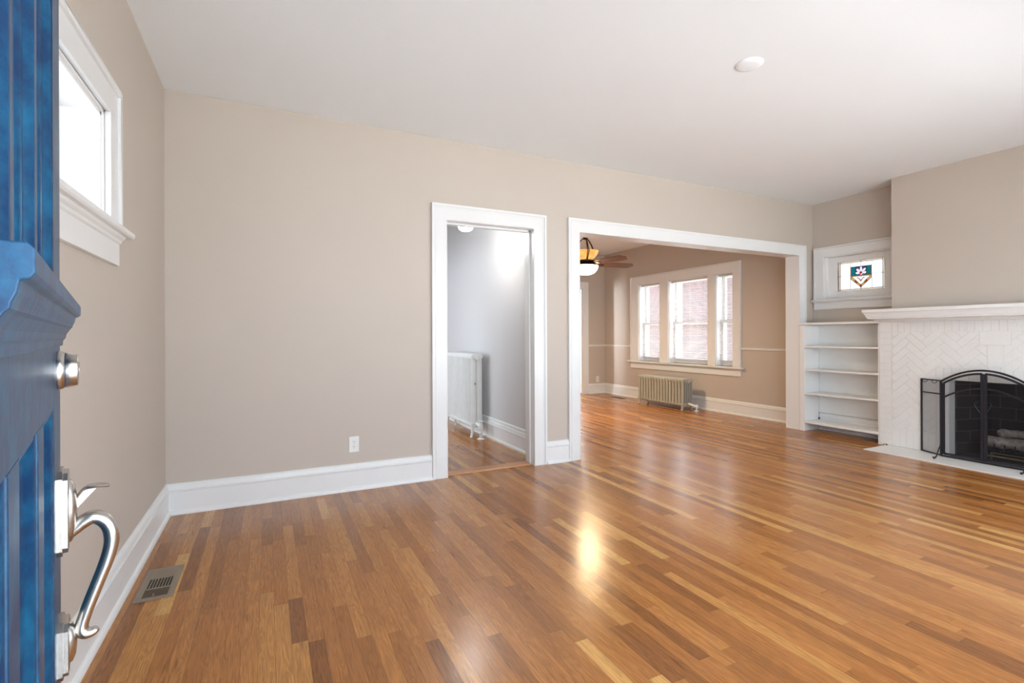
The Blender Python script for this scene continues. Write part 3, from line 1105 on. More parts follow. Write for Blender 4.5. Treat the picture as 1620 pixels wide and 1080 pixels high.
# lower pendant: amber V with pale lozenges
piece('clear_glass', 'sg_clear', [(u1_, T1 + 0.035), (u1_, 1 - bv * .75), (0.5, 1 - bv * .75), (0.5, T1 + 0.035)])
piece('clear_glass', 'sg_clear', [(0.5, T1 + 0.035), (0.5, 1 - bv * .75), (u2_, 1 - bv * .75), (u2_, T1 + 0.035)])
for sgn in (-1, 1):
    def U(x): return 0.5 + sgn * x
    piece('amber_glass', 'sg_amber_overlay', [(U(0.225), T1 + 0.035), (U(0.19), T1 + 0.035), (U(0.0), 0.82), (U(0.0), 0.90), (U(0.05), 0.84), (U(0.225), T1 + 0.10)], -0.003)
    piece('amber_glass', 'sg_amber_overlay', [(U(0.12), 0.64), (U(0.06), 0.72), (U(0.09), 0.78), (U(0.15), 0.70)], -0.005)
    piece('amber_glass', 'sg_amber_overlay', [(U(0.07), 0.58), (U(0.035), 0.64), (U(0.03), 0.67), (U(0.0), 0.72), (U(0.0), 0.69), (U(0.02), 0.63), (U(0.05), 0.57)], -0.005)
    piece('lilac_glass', 'sg_lilac', [(U(0.07), 0.555), (U(0.085), 0.58), (U(0.07), 0.605), (U(0.055), 0.58)], -0.006)
piece('amber_glass', 'sg_amber_overlay', [(0.48, 0.84), (0.5, 0.80), (0.52, 0.84), (0.515, 0.92), (0.485, 0.92)], -0.005)
mb = MB()


def came(u0, v0, u1, v1, w=0.0024):
    w = 0.0012 + w * 0.85
    mb.tube([(GX - 0.001, GY(u0), GZ(v0)), (GX - 0.001, GY(u1), GZ(v1))], w, 6)


for v in (0.0, bv * .75, 1 - bv * .75, 1.0): came(0, v, 1, v, 0.0013)
for u in (0.0, bu, 1 - bu, 1.0): came(u, 0, u, 1, 0.0030 if u in (0.0, 1.0) else 0.0018)
came(0, 0.48, u1_, 0.48, 0.0011); came(u2_, 0.48, 1, 0.48, 0.0011)
came(u1_, bv * .75, u1_, 1 - bv * .75, 0.0012); came(u2_, bv * .75, u2_, 1 - bv * .75, 0.0012)
came(0.5, 0, 0.5, T0, 0.002); came(0.5, 0.90, 0.5, 1, 0.002); came(0.5, T1, 0.5, 0.69, 0.0016)
came(u1_, T0, u2_, T0, 0.0014); came(u1_, T1, u2_, T1, 0.002); came(u1_, T1 + 0.035, u2_, T1 + 0.035, 0.0014)
for u in (u1_ + 0.02, 0.385, 0.615, u2_ - 0.02): came(u, T0, u, T1, 0.0016)
for s in (-1, 1):
    came(0.5 + s * 0.225, T1 + 0.10, 0.5 + s * 0.05, 0.84, 0.0014); came(0.5 + s * 0.05, 0.84, 0.5, 0.90, 0.0014); came(0.5 + s * 0.19, T1 + 0.035, 0.5, 0.82, 0.0014)
    came(0.5 + s * 0.15, 0.70, 0.5 + s * 0.03, 0.60, 0.0012); came(0.5 + s * 0.03, 0.6, 0.5, 0.70, 0.0012)
mb.build('lead_came', 'lead', W3)
mb = MB()
for u in (0.0, 1.0, bu, 1 - bu):
    for v in (0.0, 0.48, 1.0): mb.lathe([(0.0001, -0.004), (0.006, -0.004), (0.006, 0.0), (0.0001, 0.0)], (GX - 0.001, GY(u), GZ(v)), 8, 'X')
mb.build('solder_joints', 'lead', W3)

# ------------------------------------------------------------------ fireplace
FP = thing('fireplace', 'white painted brick fireplace with a wide mantel and black firebox', 'fireplace', (5.85, 2.08, 0))
FX = 5.85
mb = MB()
BY0, BY1 = 1.14, 3.02
wall_x(mb, BY0, BY1, FX + 0.004, XC, 0, 1.335, [(FB0, FB1, -0.01, FBT)])
mb.build('surround_core', 'brick_groove', FP)


def clip(poly, a, b, c, d):
    def cl(poly, inside, inter):
        out = []
        for i in range(len(poly)):
            p, q = poly[i], poly[(i + 1) % len(poly)]
            pi, qi = inside(p), inside(q)
            if pi: out.append(p)
            if pi != qi: out.append(inter(p, q))
        return out

    def ix(v): return lambda p, q: (v, p[1] + (q[1] - p[1]) * (v - p[0]) / (q[0] - p[0]))
    def iy(v): return lambda p, q: (p[0] + (q[0] - p[0]) * (v - p[1]) / (q[1] - p[1]), v)
    for f, g in ((lambda p: p[0] >= a, ix(a)), (lambda p: p[0] <= b, ix(b)), (lambda p: p[1] >= c, iy(c)), (lambda p: p[1] <= d, iy(d))):
        if len(poly) < 3: return []
        poly = cl(poly, f, g)
    return poly


mb = MB()
rng = random.Random(3)


def brick(poly, pr=None):
    pr = -0.0018 + rng.random() * 0.0026 if pr is None else pr
    if len(poly) < 3: return
    area_ = abs(sum(poly[i][0] * poly[(i + 1) % len(poly)][1] - poly[(i + 1) % len(poly)][0] * poly[i][1] for i in range(len(poly)))) / 2
    if area_ < 2e-5: return
    cy = sum(p[0] for p in poly) / len(poly); cz = sum(p[1] for p in poly) / len(poly)
    rings = [[(FX + 0.004, y, z) for y, z in poly], [(FX - pr + 0.0010, y, z) for y, z in poly], [(FX - pr, y + (cy - y) * 0.03, z + (cz - z) * 0.03) for y, z in poly]]
    mb.loft(rings)


J = 0.0022


def rb(y0, y1, z0, z1, **k): brick([(y0 + J, z0 + J), (y1 - J, z0 + J), (y1 - J, z1 - J), (y0 + J, z1 - J)], **k)


# soldier course under the mantel
n = 29
for i in range(n):
    a = BY0 + 0.12 + (BY1 - BY0 - 0.24) * i / n; b = BY0 + 0.12 + (BY1 - BY0 - 0.24) * (i + 1) / n
    rb(a, b, 1.195, 1.30)
rb(BY0, BY0 + 0.12, 1.195, 1.30); rb(BY1 - 0.12, BY1, 1.195, 1.30)
# side columns of stretchers
nz = 18
for i in range(nz):
    for (a, b) in ((BY0, BY0 + 0.12), (BY1 - 0.12, BY1)): rb(a, b, 0.008 + 1.187 * i / nz, 0.008 + 1.187 * (i + 1) / nz)
for i in range(12):
    for (a, b) in ((FB0 - 0.10, FB0), (FB1, FB1 + 0.10)): rb(a, b, 0.008 + 0.727 * i / 12, 0.008 + 0.727 * (i + 1) / 12)
# header course above the opening
for i in range(14):
    a = 1.64 + 0.88 * i / 14; rb(a, a + 0.88 / 14, FBT, 0.846)
# bottom soldiers
for i in range(6):
    a = 2.52 + 0.38 * i / 6; rb(a, a + 0.38 / 6, 0.008, 0.20)
    a = 1.26 + 0.38 * i / 6; rb(a, a + 0.38 / 6, 0.008, 0.20)
# centre motif
rb(1.97, 2.19, 1.07, 1.195, pr=0.002); rb(2.02, 2.135, 0.87, 1.07, pr=0.002)
# herringbone
regions = [(2.52, 2.90, 0.20, 1.195), (1.26, 1.64, 0.20, 1.195), (2.19, 2.52, 0.846, 1.195), (1.64, 1.97, 0.846, 1.195),
           (1.97, 2.02, 0.846, 1.07), (2.135, 2.19, 0.846, 1.07), (2.02, 2.135, 0.846, 0.87)]
bw, bl_ = 0.066, 0.198
c45 = math.sqrt(0.5)
seen = 0
for i in range(-30, 60):
    for j in range(-30, 60):
        for kind in (0, 1):
            # classic herringbone with 1:3 blocks on a stepped lattice
            ox = (i * 1 + j * 3) * bw; oy = (i * 1 - j * 3) * bw
            if kind == 0: r_ = (ox, oy, ox + bl_, oy + bw)
            else: r_ = (ox, oy + bw, ox + bw, oy + bw + bl_)
            x0_, y0_, x1_, y1_ = r_
            g = 0.0018
            pts = [(x0_ + g, y0_ + g), (x1_ - g, y0_ + g), (x1_ - g, y1_ - g), (x0_ + g, y1_ - g)]
            rot = [(2.08 + (x - y) * c45, 1.0 + (x + y) * c45) for x, y in pts]
            if max(p[1] for p in rot) < 0.15 or min(p[1] for p in rot) > 1.25 or max(p[0] for p in rot) < 1.2 or min(p[0] for p in rot) > 2.95: continue
            pr = -0.0018 + rng.random() * 0.0026
            for a, b, c, d in regions:
                brick(clip(rot, a, b, c, d), pr)
mb.build('brick_face', 'brick_white', FP, merge=False)
# painted return faces of the opening
mb = MB()
mb.box(FX, FX + 0.11, FB0 - 0.001, FB0 + 0.004, 0, FBT); mb.box(FX, FX + 0.11, FB1 - 0.004, FB1 + 0.001, 0, FBT); mb.box(FX, FX + 0.11, FB0, FB1, FBT - 0.004, FBT + 0.001)
mb.build('opening_return', 'brick_white', FP)
# firebox interior
mb = MB()
ix0, ix1 = FX + 0.11, XC + 0.24
mb.loft([[(ix0, FB1, 0.012), (ix0, FB1, FBT), (ix0, FB1 + 0.02, FBT), (ix0, FB1 + 0.02, 0.012)], [(ix1, FB1 - 0.12, 0.012), (ix1, FB1 - 0.12, FBT + 0.05), (ix1, FB1 + 0.02, FBT + 0.05), (ix1, FB1 + 0.02, 0.012)]])
mb.loft([[(ix0, FB0, 0.012), (ix0, FB0, FBT), (ix0, FB0 - 0.02, FBT), (ix0, FB0 - 0.02, 0.012)], [(ix1, FB0 + 0.12, 0.012), (ix1, FB0 + 0.12, FBT + 0.05), (ix1, FB0 - 0.02, FBT + 0.05), (ix1, FB0 - 0.02, 0.012)]])
mb.box(ix1, ix1 + 0.02, FB0, FB1, 0.0, FBT + 0.05)
mb.box(ix0, ix1, FB0 - 0.02, FB1 + 0.02, FBT + 0.03, FBT + 0.05)
mb.box(FX + 0.01, ix1, FB0, FB1, 0.0, 0.012)
mb.build('firebox', 'firebrick', FP)
# mantel
mb = MB()
z0 = 1.300
prof = [(0.0, 0.0), (0.030, 0.0), (0.034, 0.010), (0.040, 0.014), (0.042, 0.026), (0.205, 0.030), (0.207, 0.040), (0.214, 0.050), (0.220, 0.070), (0.230, 0.090), (0.236, 0.096), (0.240, 0.100), (0.240, 0.128), (0.0, 0.128)]
MY0, MY1 = 1.155, 3.005


def mant(side):
    return None


rings = []
for p, q in prof:
    e = max(0.0, p - 0.0)
    k = min(e, 0.042) if e <= 0.0425 else (e - 0.205) + 0.022 if e >= 0.2 else 0.0
    rings.append((p, q, k))
a = [(FX - p, MY0 - k, z0 + q) for p, q, k in rings]
b = [(FX - p, MY1 + k, z0 + q) for p, q, k in rings]
mb.loft([a, b])
mb.build('mantel_shelf', 'trim', FP)
# hearth slab, let into the floor
mb = MB(); mb.box(5.420, FX, 1.21, 2.950, 0.0, 0.008); mb.build('hearth_slab', 'brick_white', FP, bevel=0.003)
mb = MB()
mb.tube([(5.80, 2.965, 0.010), (5.808, 2.945, 0.022), (5.812, 2.935, 0.018)], 0.0025, 6)
mb.lathe([(0.0005, 0.0), (0.006, 0.0), (0.006, 0.012), (0.0005, 0.014)], (5.812, 2.932, 0.009), 8)
mb.build('gas_stub', 'iron', FP)


# gas logs and burner grate
def make_log(name, p0, p1, r, label):
    rg = random.Random(int(r * 1e5))
    n = 12
    p0, p1 = Vector(p0), Vector(p1)
    path, rad = [], []
    for i in range(n + 1):
        t_ = i / n
        p = p0.lerp(p1, t_) + Vector((rg.uniform(-.006, .006), 0, rg.uniform(-.004, .004)))
        path.append(p)
        rad.append(r * (0.93 + rg.random() * 0.14) * (0.72 if i in (0, n) else 1))
    mb = MB(); mb.tube(path, rad, 14)
    for v in mb.bm.verts:
        v.co += Vector((rg.uniform(-1, 1), rg.uniform(-1, 1), rg.uniform(-1, 1))) * r * 0.07
    o = mb.build(name, 'log', smooth=True)
    return tag(o, label, 'log', 'ceramic logs in the firebox')


GR = thing('fire_grate', 'dark metal burner grate under the logs in the firebox', 'grate', (6.12, 2.08, 0.012))
mb = MB()
for yy in (1.86, 1.93, 2.0, 2.07, 2.14, 2.21):
    mb.tube([(6.00, yy, 0.16), (6.005, yy, 0.105), (6.03, yy, 0.10), (6.26, yy, 0.10)], 0.006, 6)
for xx in (6.03, 6.22): mb.tube([(xx, 1.84, 0.098), (xx, 2.23, 0.098)], 0.006, 6)
mb.build('bars', 'iron', GR)
for (xx, yy) in ((6.03, 1.86), (6.03, 2.21), (6.22, 1.86), (6.22, 2.21)):
    mb = MB(); mb.tube([(xx, yy, 0.098), (xx, yy, 0.0125)], 0.007, 6); mb.build('leg', 'iron', GR)
mb = MB(); mb.tube([(5.985, 1.84, 0.045), (5.985, 2.20, 0.045)], 0.010, 8); mb.tube([(5.985, 1.84, 0.075), (5.985, 2.16, 0.075)], 0.005, 8); mb.box(5.975, 5.995, 1.84, 1.85, 0.013, 0.08); mb.box(5.975, 5.995, 2.15, 2.16, 0.013, 0.08); mb.build('burner_pipe', 'strike', GR)
make_log('fire_log', (6.072, 2.25, 0.164), (6.072, 1.80, 0.164), 0.050, 'thick grey ceramic log lying across the front of the grate')
make_log('fire_log', (6.178, 2.20, 0.158), (6.178, 1.80, 0.158), 0.044, 'ceramic log lying at the back of the grate')
make_log('fire_log', (6.085, 2.14, 0.256), (6.165, 1.86, 0.252), 0.036, 'slim pale ceramic log lying askew on top of the others')

# ------------------------------------------------------------------ fireplace screen
SX = 5.745
SC = thing('fireplace_screen', 'black arched folding fireplace screen with mesh and double doors', 'fire screen', (SX, 2.12, 0.008))
SL, SR, SM = 2.435, 1.805, 2.12
zb = 0.012


def archz(y, zs, za): return za - (za - zs) * ((y - SM) / (SL - SM)) ** 2


def bar(path, a, b, name, parent=SC):
    """flat bar: half-width a (in x), half-thickness b"""
    mb = MB(); mb.tube(path, [(a, b)] * len(path), 8); return mb.build(name, 'iron', parent)


def frame_bar(mb, p, q, w=0.009, d=0.007):
    p, q = Vector(p), Vector(q)
    t_ = (q - p).normalized()
    up = Vector((1, 0, 0))
    if abs(t_.dot(up)) > .9: up = Vector((0, 1, 0))
    s_ = t_.cross(up).normalized(); u_ = s_.cross(t_)
    rings = []
    for o in (p, q): rings.append([o + s_ * w * i + u_ * d * j for i, j in ((-1, -1), (1, -1), (1, 1), (-1, 1))])
    mb.loft(rings)


def arch_pts(y0, y1, zs, za, n=24): return [(y0 + (y1 - y0) * i / n, archz(y0 + (y1 - y0) * i / n, zs, za)) for i in range(n + 1)]


def sweep_arch(mb, pts, w, d, x=SX):
    rings = []
    for i, (y, z) in enumerate(pts):
        a = pts[max(i - 1, 0)]; b = pts[min(i + 1, len(pts) - 1)]
        ty, tz = b[0] - a[0], b[1] - a[1]
        l = math.hypot(ty, tz); ny, nz = -tz / l, ty / l
        rings.append([(x - d, y - ny * w, z - nz * w), (x + d, y - ny * w, z - nz * w), (x + d, y + ny * w, z + nz * w), (x - d, y + ny * w, z + nz * w)])
    mb.loft(rings)


# outer frame
mb = MB()
sweep_arch(mb, arch_pts(SL, SR, 0.722, 0.842), 0.008, 0.008)
for y in (SL, SR): frame_bar(mb, (SX, y, zb), (SX, y, 0.725), 0.008, 0.008)
frame_bar(mb, (SX, SL, zb + 0.006), (SX, SR, zb + 0.006), 0.008, 0.006)
mb.build('outer_frame', 'iron', SC)
# two doors
for s, nm in ((1, 'door'), (-1, 'door')):
    ye = SM + s * 0.295
    yi = SM + s * 0.012
    mb = MB()
    pts = [(y, archz(y, 0.722, 0.842) - 0.030) for y in [ye + (yi - ye) * i / 12 for i in range(13)]]
    sweep_arch(mb, pts, 0.009, 0.006)
    pts2 = [(y, archz(y, 0.722, 0.842) - 0.165) for y in [ye + (yi - ye) * i / 12 for i in range(13)]]
    sweep_arch(mb, pts2, 0.008, 0.005)
    frame_bar(mb, (SX, ye, 0.035), (SX, ye, pts[0][1]), 0.009, 0.006)
    frame_bar(mb, (SX, yi, 0.035), (SX, yi, pts[-1][1]), 0.011, 0.006)
    frame_bar(mb, (SX, ye, 0.040), (SX, yi, 0.040), 0.009, 0.006)
    d_ = sub(mb.build(nm, 'iron', SC))
    # mesh infill
    mb = MB()
    uv = mb.bm.loops.layers.uv.new('UVMap')
    ys = [ye + (yi - ye) * i / 12 for i in range(13)]
    for a, b in zip(ys[:-1], ys[1:]):
        f = mb.poly([(SX + 0.004, a, 0.04), (SX + 0.004, b, 0.04), (SX + 0.004, b, archz(b, 0.722, 0.842) - 0.030), (SX + 0.004, a, archz(a, 0.722, 0.842) - 0.030)])
        for l in f.loops: l[uv].uv = (l.vert.co.y, l.vert.co.z)
    mb.build('mesh_panel', 'mesh', d_)
    # scroll handle
    mb = MB()
    hy = SM + s * 0.012
    hp = [(SX - 0.010, hy, 0.560), (SX - 0.016, hy + s * 0.022, 0.563), (SX - 0.020, hy + s * 0.042, 0.552), (SX - 0.022, hy + s * 0.046, 0.534), (SX - 0.022, hy + s * 0.034, 0.505), (SX - 0.020, hy + s * 0.014, 0.475), (SX - 0.016, hy + s * 0.006, 0.458), (SX - 0.010, hy + s * 0.002, 0.448)]
    mb.tube(hp, 0.0035, 8)
    mb.lathe([(0.0005, -0.006), (0.007, -0.004), (0.007, 0.004), (0.0005, 0.006)], (SX - 0.012, hy + s * 0.006, 0.455), 8, 'X')
    mb.build('handle', 'iron', d_, smooth=True)
# folding side wings
for s in (1, -1):
    yh = SM + s * 0.318
    yo = SM + s * 0.515
    xo = 5.842
    A = Vector((SX + 0.006, yh, 0)); B = Vector((xo, yo, 0))
    mb = MB()
    for p in (A, B): frame_bar(mb, (p.x, p.y, zb), (p.x, p.y, 0.733), 0.006, 0.006)
    for z in (zb + 0.006, 0.60, 0.727): frame_bar(mb, (A.x, A.y, z), (B.x, B.y, z), 0.006, 0.004)
    wg = sub(mb.build('side_wing', 'iron', SC))
    mb = MB()
    uv = mb.bm.loops.layers.uv.new('UVMap')
    f = mb.poly([(A.x, A.y, zb), (B.x, B.y, zb), (B.x, B.y, 0.727), (A.x, A.y, 0.727)])
    for l in f.loops: l[uv].uv = (l.vert.co.y, l.vert.co.z)
    mb.build('mesh_panel', 'mesh', wg)
    # small hooks on the wing
    for tt in (0.30, 0.80):
        mb = MB()
        p = A.lerp(B, tt)
        mb.tube([(p.x - 0.006, p.y - 0.02 * s, 0.722), (p.x - 0.012, p.y - 0.018 * s, 0.708), (p.x - 0.014, p.y, 0.698), (p.x - 0.012, p.y + 0.018 * s, 0.708), (p.x - 0.006, p.y + 0.02 * s, 0.722)], 0.003, 6)
        mb.build('hook', 'iron', wg)
    # scrolled foot
    mb = MB()
    yf = SM + s * 0.300
    mb.tube([(SX - 0.004, yf, 0.150), (SX - 0.03, yf + s * 0.0, 0.138), (SX - 0.070, yf + s * 0.0, 0.100), (SX - 0.100, yf, 0.060), (SX - 0.125, yf, 0.026), (SX - 0.150, yf, 0.0145), (SX - 0.172, yf, 0.016), (SX - 0.178, yf, 0.024)], [0.005, 0.005, 0.005, 0.005, 0.0055, 0.006, 0.007, 0.008], 8)
    mb.build('foot', 'iron', SC, smooth=True)

# ------------------------------------------------------------------ built-in bookcase
BC = thing('bookcase', 'white built-in bookcase with open shelves between the wide opening and the fireplace', 'bookcase', (5.99, 3.44, 0))
BX0, BX1, by0, by1 = 5.850, 6.128, 3.022, 3.905
mb = MB(); mb.box(BX0, BX1, by1 - 0.060, by1, 0, 1.285); mb.build('side_panel', 'shelf_white', BC, bevel=0.002)
mb = MB(); mb.box(BX0 + 0.004, BX1, by0, by0 + 0.012, 0.0, 1.285); mb.build('side_panel', 'shelf_white', BC)
mb = MB(); mb.box(XC - 0.012, XC - 0.002, by0 + 0.012, by1 - 0.060, 0.21, 1.285); mb.build('back_panel', 'shelf_white', BC)
mb = MB()
mb.box(BX0 - 0.022, XC - 0.001, by0 + 0.001, by1 - 0.0, 1.288, 1.313); mb.box(BX0 - 0.022, 5.99, by1 - 0.005, by1 + 0.012, 1.288, 1.313)
mb.build('top', 'shelf_white', BC, bevel=0.003)
for zt, dz, th in ((1.034, 0.0, 0.020), (0.752, 0.0, 0.020), (0.472, -0.008, 0.020), (0.125, 0.0, 0.028)):
    mb = MB()
    a = [(BX0 + 0.004, by0 + 0.013, zt - th), (BX1, by0 + 0.013, zt - th), (BX1, by0 + 0.013, zt), (BX0 + 0.004, by0 + 0.013, zt)]
    b = [(x, by1 - 0.061, z + dz) for x, y, z in a]
    mb.loft([a, b])
    mb.build('shelf', 'shelf_white', BC, bevel=0.0015)
# rear corner scribe strip
mb = MB(); mb.box(XC - 0.024, XC - 0.013, by1 - 0.066, by1 - 0.0605, 0.21, 1.285); mb.build('corner_strip', 'brick_groove', BC)
mb = MB(); mb.lathe([(0.0005, 0), (0.007, 0), (0.009, 0.01), (0.004, 0.028), (0.0005, 0.03)], (6.105, 3.825, 0.126), 8)
tag(mb.build('cable_stub', 'dark'), 'small dark cable stub standing in the rear corner of the bottom bookcase shelf', 'cable')

# ------------------------------------------------------------------ dining radiator


def radiator(name, label, x0, x1, ya, yb, z0, z1, nsec, ncol, mat, valve_side=-1, loc=None, group=None, end_legs=True, lt=0.0):
    rd = thing(name, label, 'radiator', ((x0 + x1) / 2, (ya + yb) / 2, 0), 0, group)
    pitch = (yb - ya) / nsec
    for i in range(nsec):
        yc = ya + pitch * (i + 0.5)
        mb = MB()
        # columns: slim tubes joined in top and bottom headers
        dx = (x1 - x0) / ncol
        for c in range(ncol):
            xc = x0 + dx * (c + 0.5)
            rx, ry = dx * (0.36 if ncol > 3 else 0.50), pitch * (0.41 if ncol > 3 else 0.31)
            n = 8
            zs = [z0 + 0.03, z0 + 0.06, (z0 + z1) / 2, z1 - 0.06, z1 - 0.03]
            rings = []
            for k, z in enumerate(zs):
                s_ = 1.15 if k in (0, 4) else 1.0
                rings.append([(xc + rx * s_ * math.cos(2 * PI * q / n + PI / n), yc + ry * s_ * math.sin(2 * PI * q / n + PI / n), z) for q in range(n)])
            mb.loft(rings)
        # rounded headers
        for zc, up in ((z1 - 0.032, 1), (z0 + 0.032, -1)):
            m_ = 10
            outl = []
            for k in range(m_ + 1):
                a_ = PI * k / m_
                outl.append((math.cos(a_), math.sin(a_)))
            rings = []
            for fy, sc in ((-0.44, 0.90), (-0.30, 1.0), (0.30, 1.0), (0.44, 0.90)):
                ring = []
                cx = (x0 + x1) / 2; hx = (x1 - x0) / 2
                for ca, sa in outl:
                    ex = math.copysign(abs(ca) ** 0.5, ca) * hx * (0.97 + 0.03 * sc)
                    ring.append((cx + ex, yc + fy * pitch, zc + up * (0.032 * sa ** 0.6 * sc if sa > 1e-6 else 0)))
                ring.append((cx - hx * 0.96, yc + fy * pitch, zc - up * 0.020)); ring.append((cx + hx * 0.96, yc + fy * pitch, zc - up * 0.020))
                rings.append(ring)
            mb.loft(rings)
        mb.build('section', mat, rd, smooth=True)
    # end bushings and hub between sections
    mb = MB(); mb.lathe([(0.0005, -0.014), (0.020, -0.012), (0.026, -0.004), (0.026, 0.0)], ((x0 + x1) / 2, ya, z1 - 0.05), 12, 'Y')
    mb.tube([((x0 + x1) / 2, ya, z1 - 0.05), ((x0 + x1) / 2, yb, z1 - 0.05)], 0.018, 8)
    mb.build('hub', mat, rd, smooth=True)
    mb = MB(); mb.lathe([(0.0005, -0.014), (0.020, -0.012), (0.026, -0.004), (0.026, 0.0)], ((x0 + x1) / 2, ya, z0 + 0.045), 12, 'Y')
    mb.tube([((x0 + x1) / 2, ya, z0 + 0.045), ((x0 + x1) / 2, yb, z0 + 0.045)], 0.018, 8)
    mb.build('hub', mat, rd, smooth=True)
    for yy in (ya + pitch * 0.5, yb - pitch * 0.5):
        for s_, xx in ((-1, x0 + 0.03), (1, x1 - 0.03)):
            mb = MB()
            mb.tube([(xx, yy, z0 + 0.045), (xx + s_ * 0.010, yy, z0 + 0.005), (xx + s_ * 0.012, yy, z0 * 0.45), (xx + s_ * 0.022, yy, 0.012), (xx + s_ * 0.026, yy, 0.001)], [0.026, 0.020, 0.013, 0.014, 0.018], 10)
            mb.build('leg', mat, rd, smooth=True)
    return rd, pitch


RD, _ = radiator('radiator', 'low grey-green cast iron radiator under the dining room window', 5.725, 5.945, 5.690, 6.740, 0.060, 0.492, 16, 5, 'rad_grey')
mb = MB()
mb.lathe([(0.040, 0.0), (0.042, 0.004), (0.022, 0.012), (0.012, 0.014), (0.012, 0.055), (0.024, 0.060), (0.026, 0.085), (0.018, 0.100), (0.010, 0.102), (0.0005, 0.104)], (5.885, 5.575, 0.0005), 14)
mb.tube([(5.875, 5.575, 0.075), (5.85, 5.62, 0.09), (5.835, 5.69, 0.105)], 0.016, 8)
mb.build('valve', 'rad_white', RD, smooth=True)

HR, _ = radiator('radiator', 'tall white cast iron radiator against the hall wall seen through the narrow doorway', 2.085, 2.225, 5.30, 6.22, 0.115, 0.962, 18, 2, 'rad_white')
mb = MB()
mb.lathe([(0.045, 0.0), (0.047, 0.004), (0.028, 0.012), (0.014, 0.016), (0.014, 0.060), (0.024, 0.065), (0.024, 0.080), (0.014, 0.090), (0.020, 0.10), (0.026, 0.13), (0.026, 0.155), (0.014, 0.175), (0.014, 0.19), (0.028, 0.195), (0.028, 0.210), (0.0005, 0.215)], (2.155, 5.195, 0.0005), 14)
mb.tube([(2.155, 5.195, 0.14), (2.155, 5.25, 0.15), (2.155, 5.31, 0.16)], 0.020, 8)
mb.build('valve', 'rad_white', HR, smooth=True)
mb = MB(); mb.lathe([(0.0005, -0.012), (0.007, -0.012), (0.007, 0.0), (0.012, 0.001)], (2.13, 5.301, 0.62), 8, 'Y')
mb.build('air_valve', 'nickel', HR)
mb = MB(); mb.tube([(2.12, 6.24, 0.145), (2.12, 6.30, 0.15), (2.12, 6.31, 0.11), (2.12, 6.31, 0.004)], 0.014, 8); mb.lathe([(0.036, 0), (0.037, 0.004), (0.02, 0.01)], (2.12, 6.31, 0.0005), 12)
mb.build('return_pipe', 'rad_white', HR, smooth=True)

# ------------------------------------------------------------------ ceiling fan
FC = Vector((4.150, 6.010, 0))
CF = thing('ceiling_fan', 'dark wood ceiling fan with amber glass and a lit bowl in the dining room', 'ceiling fan', (FC.x, FC.y, 2.05))
mb = MB(); mb.lathe([(0.0005, 2.80), (0.075, 2.80), (0.075, 2.785), (0.055, 2.745), (0.020, 2.72), (0.013, 2.715), (0.013, 2.61), (0.030, 2.605), (0.034, 2.59), (0.030, 2.565), (0.0005, 2.56)], FC, 20)
mb.build('canopy_rod', 'bronze', CF, smooth=True)
mb = MB()
for k in range(3):
    for off in (-0.05, 0.05):
        a = R(8 + 120 * k) + off
        ca, sa = math.cos(a), math.sin(a)
        pth = []
        for r_, z in ((0.022, 2.59), (0.07, 2.555), (0.115, 2.50), (0.150, 2.44), (0.165, 2.405), (0.205, 2.385), (0.205, 2.375), (0.17, 2.33), (0.12, 2.275), (0.09, 2.258)):
            pth.append((FC.x + r_ * ca, FC.y + r_ * sa, z))
        mb.tube(pth, (0.0065), 6)
mb.build('scroll_arm', 'bronze', CF, smooth=True)
mb = MB(); mb.lathe([(0.0005, 2.268), (0.095, 2.270), (0.135, 2.300), (0.172, 2.345), (0.192, 2.395), (0.186, 2.395), (0.165, 2.347), (0.130, 2.306), (0.090, 2.278), (0.0005, 2.276)], FC, 32)
mb.build('amber_bowl', 'amber_bowl', CF, smooth=True)['label'] = 'amber glass upper bowl'
mb = MB(); mb.lathe([(0.0005, 2.268), (0.10, 2.266), (0.125, 2.255), (0.125, 2.235), (0.10, 2.222), (0.07, 2.218), (0.07, 2.205), (0.150, 2.198), (0.185, 2.190), (0.190, 2.180), (0.0005, 2.180)], FC, 32)
mb.build('motor_housing', 'bronze', CF, smooth=True)
mb = MB(); mb.lathe([(0.185, 2.180), (0.184, 2.160), (0.165, 2.115), (0.125, 2.075), (0.070, 2.055), (0.0005, 2.048)], FC, 32)
mb.build('light_bowl', 'lamp_warm', CF, smooth=True)['label'] = 'lit white glass bowl'
yawr = R(26.171)
for k in range(5):
    a = R(17 - 72 * k) - yawr
    ca, sa = math.cos(a), math.sin(a)

    def BP(r_, s_, z): return (FC.x + r_ * ca - s_ * sa, FC.y + r_ * sa + s_ * ca, z)
    mb = MB()
    out = [(0.235, -0.055), (0.30, -0.066), (0.55, -0.078), (0.735, -0.078), (0.790, -0.010), (0.735, 0.076), (0.55, 0.076), (0.30, 0.064), (0.235, 0.055)]
    tz = 0.26
    mb.loft([[BP(r_, s_, 2.205 - s_ * tz) for r_, s_ in out], [BP(r_, s_, 2.213 - s_ * tz) for r_, s_ in out]])
    b_ = mb.build('blade', 'blade', CF)
    sub(b_)
    mb = MB()
    irn = [(0.110, -0.020), (0.17, -0.014), (0.22, -0.034), (0.285, -0.030), (0.30, 0.0), (0.285, 0.030), (0.22, 0.034), (0.17, 0.014), (0.110, 0.020)]
    mb.loft([[BP(r_, s_, 2.198 - s_ * tz) for r_, s_ in irn], [BP(r_, s_, 2.204 - s_ * tz) for r_, s_ in irn]])
    mb.build('blade_iron', 'bronze', b_)
ld = bpy.data.lights.new('fan_lamp', 'AREA'); ld.shape = 'DISK'; ld.size = 0.34; ld.energy = 32; ld.color = (1.0, 0.74, 0.44)
lo = bpy.data.objects.new('fan_lamp', ld); lo.location = (FC.x, FC.y, 2.044); COL.objects.link(lo)

